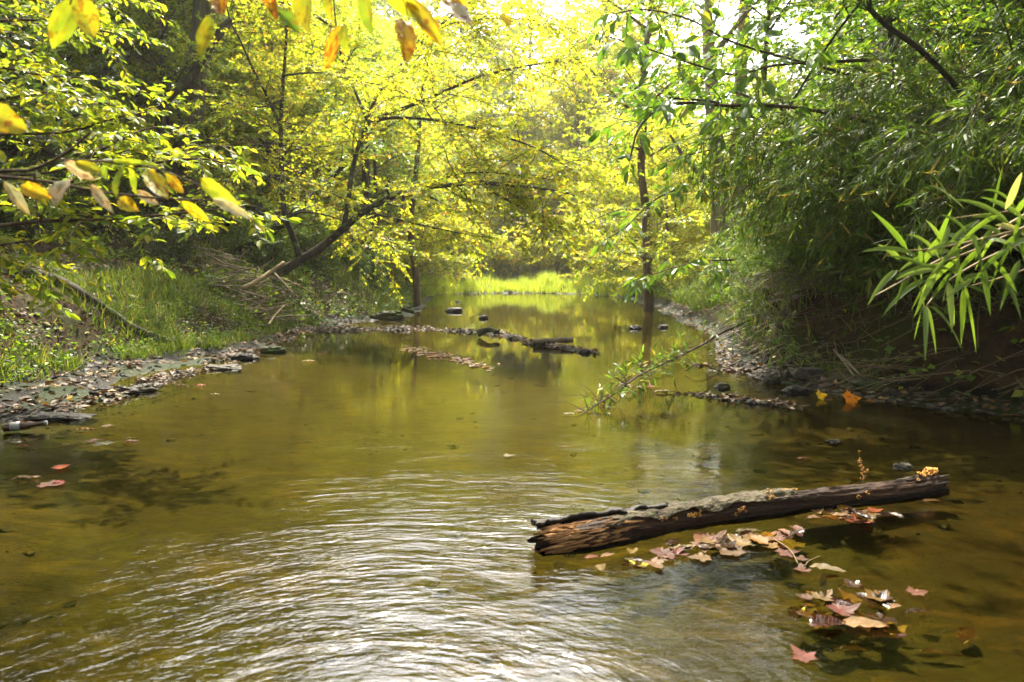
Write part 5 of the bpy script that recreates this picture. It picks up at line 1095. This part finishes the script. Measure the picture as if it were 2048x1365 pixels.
FALL = [
 (1330, 1108, .15, 'maple', 'f_pink', 'large dull pink maple leaf floating under the splintered end of the log', .3), (1462, 1103, .15, 'maple', 'f_pink', 'pink maple leaf with red veins lying just right of the grey green leaf', 2.2),
 (1420, 1088, .12, 'maple', 'f_pink', 'pink leaf tucked against the log behind the pink maple leaf with red veins', 1.0), (1372, 1100, .10, 'round', 'f_bluegreen', 'grey green leaf between the pink leaves under the log', .4),
 (1405, 1116, .10, 'maple', 'f_pink', 'crumpled pink leaf in front of the grey green one', 3.0), (1308, 1128, .10, 'maple', 'f_tan', 'pointed tan leaf at the lower edge of the pink cluster', 5.0),
 (1216, 1112, .085, 'oval', 'f_pale', 'cream oval leaf in front of the splintered end', .5), (1185, 1116, .08, 'oval', 'f_orange', 'orange leaf half under the cream oval one', .2), (1075, 1102, .07, 'maple', 'f_pink', 'small pink leaf off the left tip of the log', .2),
 (1265, 1102, .08, 'round', 'f_yellow', 'curled golden leaf against the lower side of the log', 1.2), (1345, 1086, .09, 'round', 'f_brown', 'brownish yellow leaf pressed to the log above the grey green one', .7),
 (1497, 1063, .14, 'slim', 'f_green', 'slim pale green leaf lying alone in front of the middle of the log', .05), (1530, 1078, .07, 'maple', 'f_yellow', 'small yellow leaf right of the pink maple leaves', .8), (1508, 1090, .06, 'round', 'f_green', 'small yellow green leaf below the small yellow one', .8),
 (1540, 1092, .09, 'maple', 'f_orange', 'reddish orange leaf with a long stalk below the small yellow leaf', 2.0), (1570, 1106, .10, 'maple', 'f_pink', 'pale pink leaf on the floating twig', .2), (1602, 1118, .06, 'maple', 'f_pink', 'small pink leaf at the end of the floating twig', 1.1),
 (1605, 1140, .07, 'maple', 'f_pink', 'little pink leaf below the fork of the floating twig', 1.4), (1655, 1140, .15, 'oval', 'f_pale', 'cream oval leaf with a brown edge right of the floating twig', -.45),
 (1645, 1196, .09, 'maple', 'f_tan', 'tan star shaped leaf under the green leaf', .6), (1612, 1196, .06, 'maple', 'f_pink', 'small pink leaf left of the tan star shaped one', 2.5), (1682, 1222, .11, 'maple', 'f_pink', 'ragged pink leaf with a dark middle below the tan star shaped one', .1),
 (1730, 1252, .17, 'oval', 'f_pale', 'long cream leaf with a pointed tip near the lower right', -.1), (1655, 1250, .14, 'round', 'f_brown', 'wet brown leaf under the long cream leaf', .1), (1608, 1314, .09, 'maple', 'f_pink', 'single pink leaf closest to the lower edge', 1.9),
 (1757, 1195, .11, 'maple', 'f_yellow', 'golden brown leaf cluster at the surface right of the green leaf', .6), (1792, 1214, .06, 'oval', 'f_pale', 'small curled cream leaf below the golden brown leaf', .3), (1832, 1186, .08, 'maple', 'f_pink', 'curled pink leaf farthest right among the floating leaves', .2),
 (1712, 1028, .14, 'maple', 'f_tan', 'tan leaf on top of the heap in front of the far half of the log', .5), (1722, 1042, .13, 'maple', 'f_orange', 'orange tan leaf at the near edge of the heap beside the log', 3.3), (1690, 1032, .14, 'slim', 'f_pale', 'pale curled leaf at the left edge of the heap beside the log', -.3),
 (1745, 1032, .12, 'slim', 'f_pale', 'pale green rimmed leaf at the right of the heap beside the log', .3), (1690, 1018, .10, 'round', 'f_yellow', 'yellow leaf at the back of the heap beside the log', .3), (1748, 1022, .08, 'maple', 'f_orange', 'rusty leaf at the back right of the heap beside the log', .3), (1630, 1036, .09, 'oval', 'f_pink', 'brownish pink leaf left of the heap beside the log', .1),
 (1862, 1003, .11, 'slim', 'f_yellow', 'narrow yellow leaf near the far end of the log', 0), (1605, 917, .08, 'slim', 'f_orange', 'orange leaf floating alone behind the log', .1), (1016, 912, .075, 'maple', 'f_pale', 'lone whitish leaf in the middle of the stream', .4),
 (122, 935, .12, 'maple', 'f_orange', 'upright orange leaf at the left edge of the water', .3), (55, 956, .17, 'slim', 'f_pale', 'long pale yellow leaf below the bottle near the left edge', .15), (95, 970, .14, 'maple', 'f_pink', 'grey pink leaf with a red brown fold near the left edge', .1), (118, 966, .08, 'round', 'f_red', 'red brown curled leaf on the grey pink one', .1),
 (205, 888, .17, 'maple', 'f_bluegreen', 'grey green lobed leaf floating off the left mud', .2), (185, 882, .12, 'maple', 'f_pink', 'pinkish lobed leaf behind the grey green one', .2), (262, 884, .12, 'oval', 'f_pink', 'pink oval leaf right of the grey green lobed one', .1), (262, 878, .12, 'slim', 'f_pale', 'pale thin leaf behind the pink oval one', .1),
 (85, 822, .12, 'round', 'f_yellow', 'bright yellow leaf on the wet mud right of the bottle', .2), (130, 890, .07, 'oval', 'f_pale', 'small whitish leaf in dark water below the mud', .2), (30, 882, .16, 'slim', 'f_pale', 'long white leaf at the foot of the left mud', .1), (170, 860, .15, 'slim', 'f_yellow', 'yellow slim leaf at the edge of the left mud', .15), (215, 852, .10, 'maple', 'f_pink', 'pale crumpled leaf at the edge of the left mud', .15),
 (45, 892, .12, 'slim', 'f_orange', 'orange brown leaf under water below the left mud', .1), (618, 723, .22, 'slim', 'f_pale', 'white leaf floating alone off the middle of the left shore', .1), (400, 772, .14, 'oval', 'f_orange', 'orange leaf floating beside the left rock shelf', .1), (365, 772, .16, 'slim', 'f_tan', 'tan leaf left of the orange one beside the left rock shelf', .1), (430, 790, .12, 'oval', 'f_yellow', 'small yellow leaf floating in front of the left rock shelf', .1),
 (1640, 797, .12, 'maple', 'f_orange', 'small orange leaf standing at the waterline below the flat slab', .3), (1700, 803, .18, 'maple', 'f_orange', 'brightest orange leaf lying at the waterline below the mossy stone', .2), (1740, 804, .15, 'maple', 'f_orange', 'orange leaf just right of the brightest orange leaf', 2.8), (1655, 800, .10, 'maple', 'f_pink', 'pale pink leaf beside the small orange leaf at the waterline', .3), (1790, 805, .16, 'slim', 'f_pale', 'pale slim leaf at the waterline right of the orange leaves', 0),
 (1785, 792, .09, 'maple', 'f_red', 'small red leaf on the right shore', .4), (1870, 815, .16, 'slim', 'f_yellow', 'yellow slim leaf at the right water edge', -.1), (1462, 742, .16, 'maple', 'f_red', 'salmon red leaf at the tip of the right bank', .4), (1960, 826, .14, 'slim', 'f_red', 'thin red leaf at the far right water edge', -.1), (2025, 832, .2, 'slim', 'f_pale', 'straw coloured leaf at the right border of the water', -.2),
 (1328, 785, .24, 'slim', 'f_pale', 'long cream leaf floating right of the dipping branch', .0), (1305, 775, .14, 'oval', 'f_orange', 'orange cream leaf above the long cream one', .0), (1140, 829, .16, 'slim', 'f_pale', 'white leaf at the tip of the dipping branch', .0), (1157, 822, .08, 'maple', 'f_orange', 'rust coloured leaf caught on the tip of the dipping branch', 1.2),
 (1835, 1225, .12, 'slim', 'f_brown', 'dark drowned leaf right of the long cream leaf', .2)]
for q in FALL:
    o = fallen(q[0], q[1], q[2] * .85, q[3], q[4], q[5], q[6], z=.006)
    if 'waterline' in q[5] and 'orange' in q[5][:16] or 'standing at the waterline' in q[5]: o.rotation_euler[0] = .9; o.location[2] = .03; o.data.materials[0] = M['f_bright']
r_ = np.random.default_rng(23)
for q in range(64):
    t = r_.random() ** .8; px, py = 1205 + 400 * t + r_.normal(0, 10), 1118 - 66 * t + abs(r_.normal(0, 12)) + 8 * math.sin(t * 9)
    if q > 44: px, py = 1700 + r_.normal(0, 28), 1034 + r_.normal(0, 7)
    fallen(px, py, r_.uniform(.05, .115), ['maple', 'oval', 'maple', 'round'][q % 4], ['f_pink', 'f_brown', 'f_tan', 'f_brown', 'f_yellow', 'f_tan', 'f_brown'][q % 7], 'dull brown leaf of the drift packed against the lower side of the log', z=r_.uniform(-.012, .012), curl=r_.uniform(.05, .5), tilt=r_.normal(0, .2), group='leaf drift against the log')
for q in range(26):
    px, py = 1690 + r_.normal(0, 70), 1215 + r_.normal(0, 34)
    fallen(px, py, r_.uniform(.05, .12), ['maple', 'oval', 'maple', 'slim'][q % 4], ['f_brown', 'f_pink', 'f_brown'][q % 3], 'half sunk brown leaf in the loose patch below the log', z=r_.uniform(-.03, .004), curl=r_.uniform(.05, .4), tilt=r_.normal(0, .15), group='half sunk leaves below the log')
o = fallen(1645, 1166, .10, 'round', 'f_green', 'upright green leaf standing out of the water in the lower right', .9, z=.03); o.rotation_euler = (1.1, .2, .9)
for px, py in [(1880, 1265), (1935, 1232), (1560, 1098), (1720, 1205), (1585, 1060), (1700, 1260), (640, 700)]:
    fallen(px, py, .13, ['oval', 'maple', 'slim'][px % 3], ['f_brown', 'f_yellow', 'f_brown'][py % 3], 'sunken leaf seen dimly below the surface', z=-.07, group='sunken leaves')
r_ = np.random.default_rng(19)
for q in range(130):
    t = r_.random(); px, py = (818 + 150 * t + r_.normal(0, 12), 697 + 36 * t + r_.normal(0, 3.5))
    fallen(px, py, r_.uniform(.06, .14), ['oval', 'maple', 'slim'][q % 3], ['f_pale', 'f_pink', 'f_tan', 'f_pale', 'f_orange'][q % 5], 'small pale leaf in the drifting raft of leaves in the middle of the stream', group='leaves of the drifting raft')
# floating twig among the pink leaves
mb = MB(); q = np.array([Gd(1548, 1078, .01), Gd(1580, 1100, .02), Gd(1596, 1128, .012)]); tube(mb, smooth_path(q - q[0], 10), np.linspace(.0022, .0015, 10), 5)
q2 = np.array([Gd(1610, 1132, .012), Gd(1618, 1122, .02), Gd(1640, 1112, .03)]); tube(mb, smooth_path(q2 - q[0], 8), np.full(8, .0015), 5); tube(mb, smooth_path(np.array([q[2], Gd(1612, 1131, .012)]) - q[0], 5), np.full(5, .0016), 5)
tag(mb.build('floating_twig', M['cane'], loc=q[0]), 'thin pale forked twig floating right of the pink leaves', 'twig')

# ------------------------------------------------------------------ air: thin haze round the whole place
m, n, l = new_mat('thin_haze'); pv = n.new('ShaderNodeVolumePrincipled'); pv.inputs['Color'].default_value = (1, .98, .9, 1); pv.inputs['Density'].default_value = .0006; pv.inputs['Anisotropy'].default_value = .3
o_ = n.new('ShaderNodeOutputMaterial'); l.new(pv.outputs[0], o_.inputs['Volume'])
zl, zh = float(Z.min()) - 1.0, 75.0
vx, vy0, vy1 = float(gx[-1]) + 5, float(gy[0]) - 5, float(gy[-1]) + 5; vx0 = float(gx[0]) - 5
hv = [(x_, y_, z_) for x_ in (vx0, vx) for y_ in (vy0, vy1) for z_ in (zl, zh)]
tag(MB().faces(hv, [(0, 1, 3, 2), (4, 6, 7, 5), (0, 4, 5, 1), (2, 3, 7, 6), (0, 2, 6, 4), (1, 5, 7, 3)]).build('haze', m, smooth=False), 'thin pale haze in the air over the stream', 'haze', None, 'stuff')
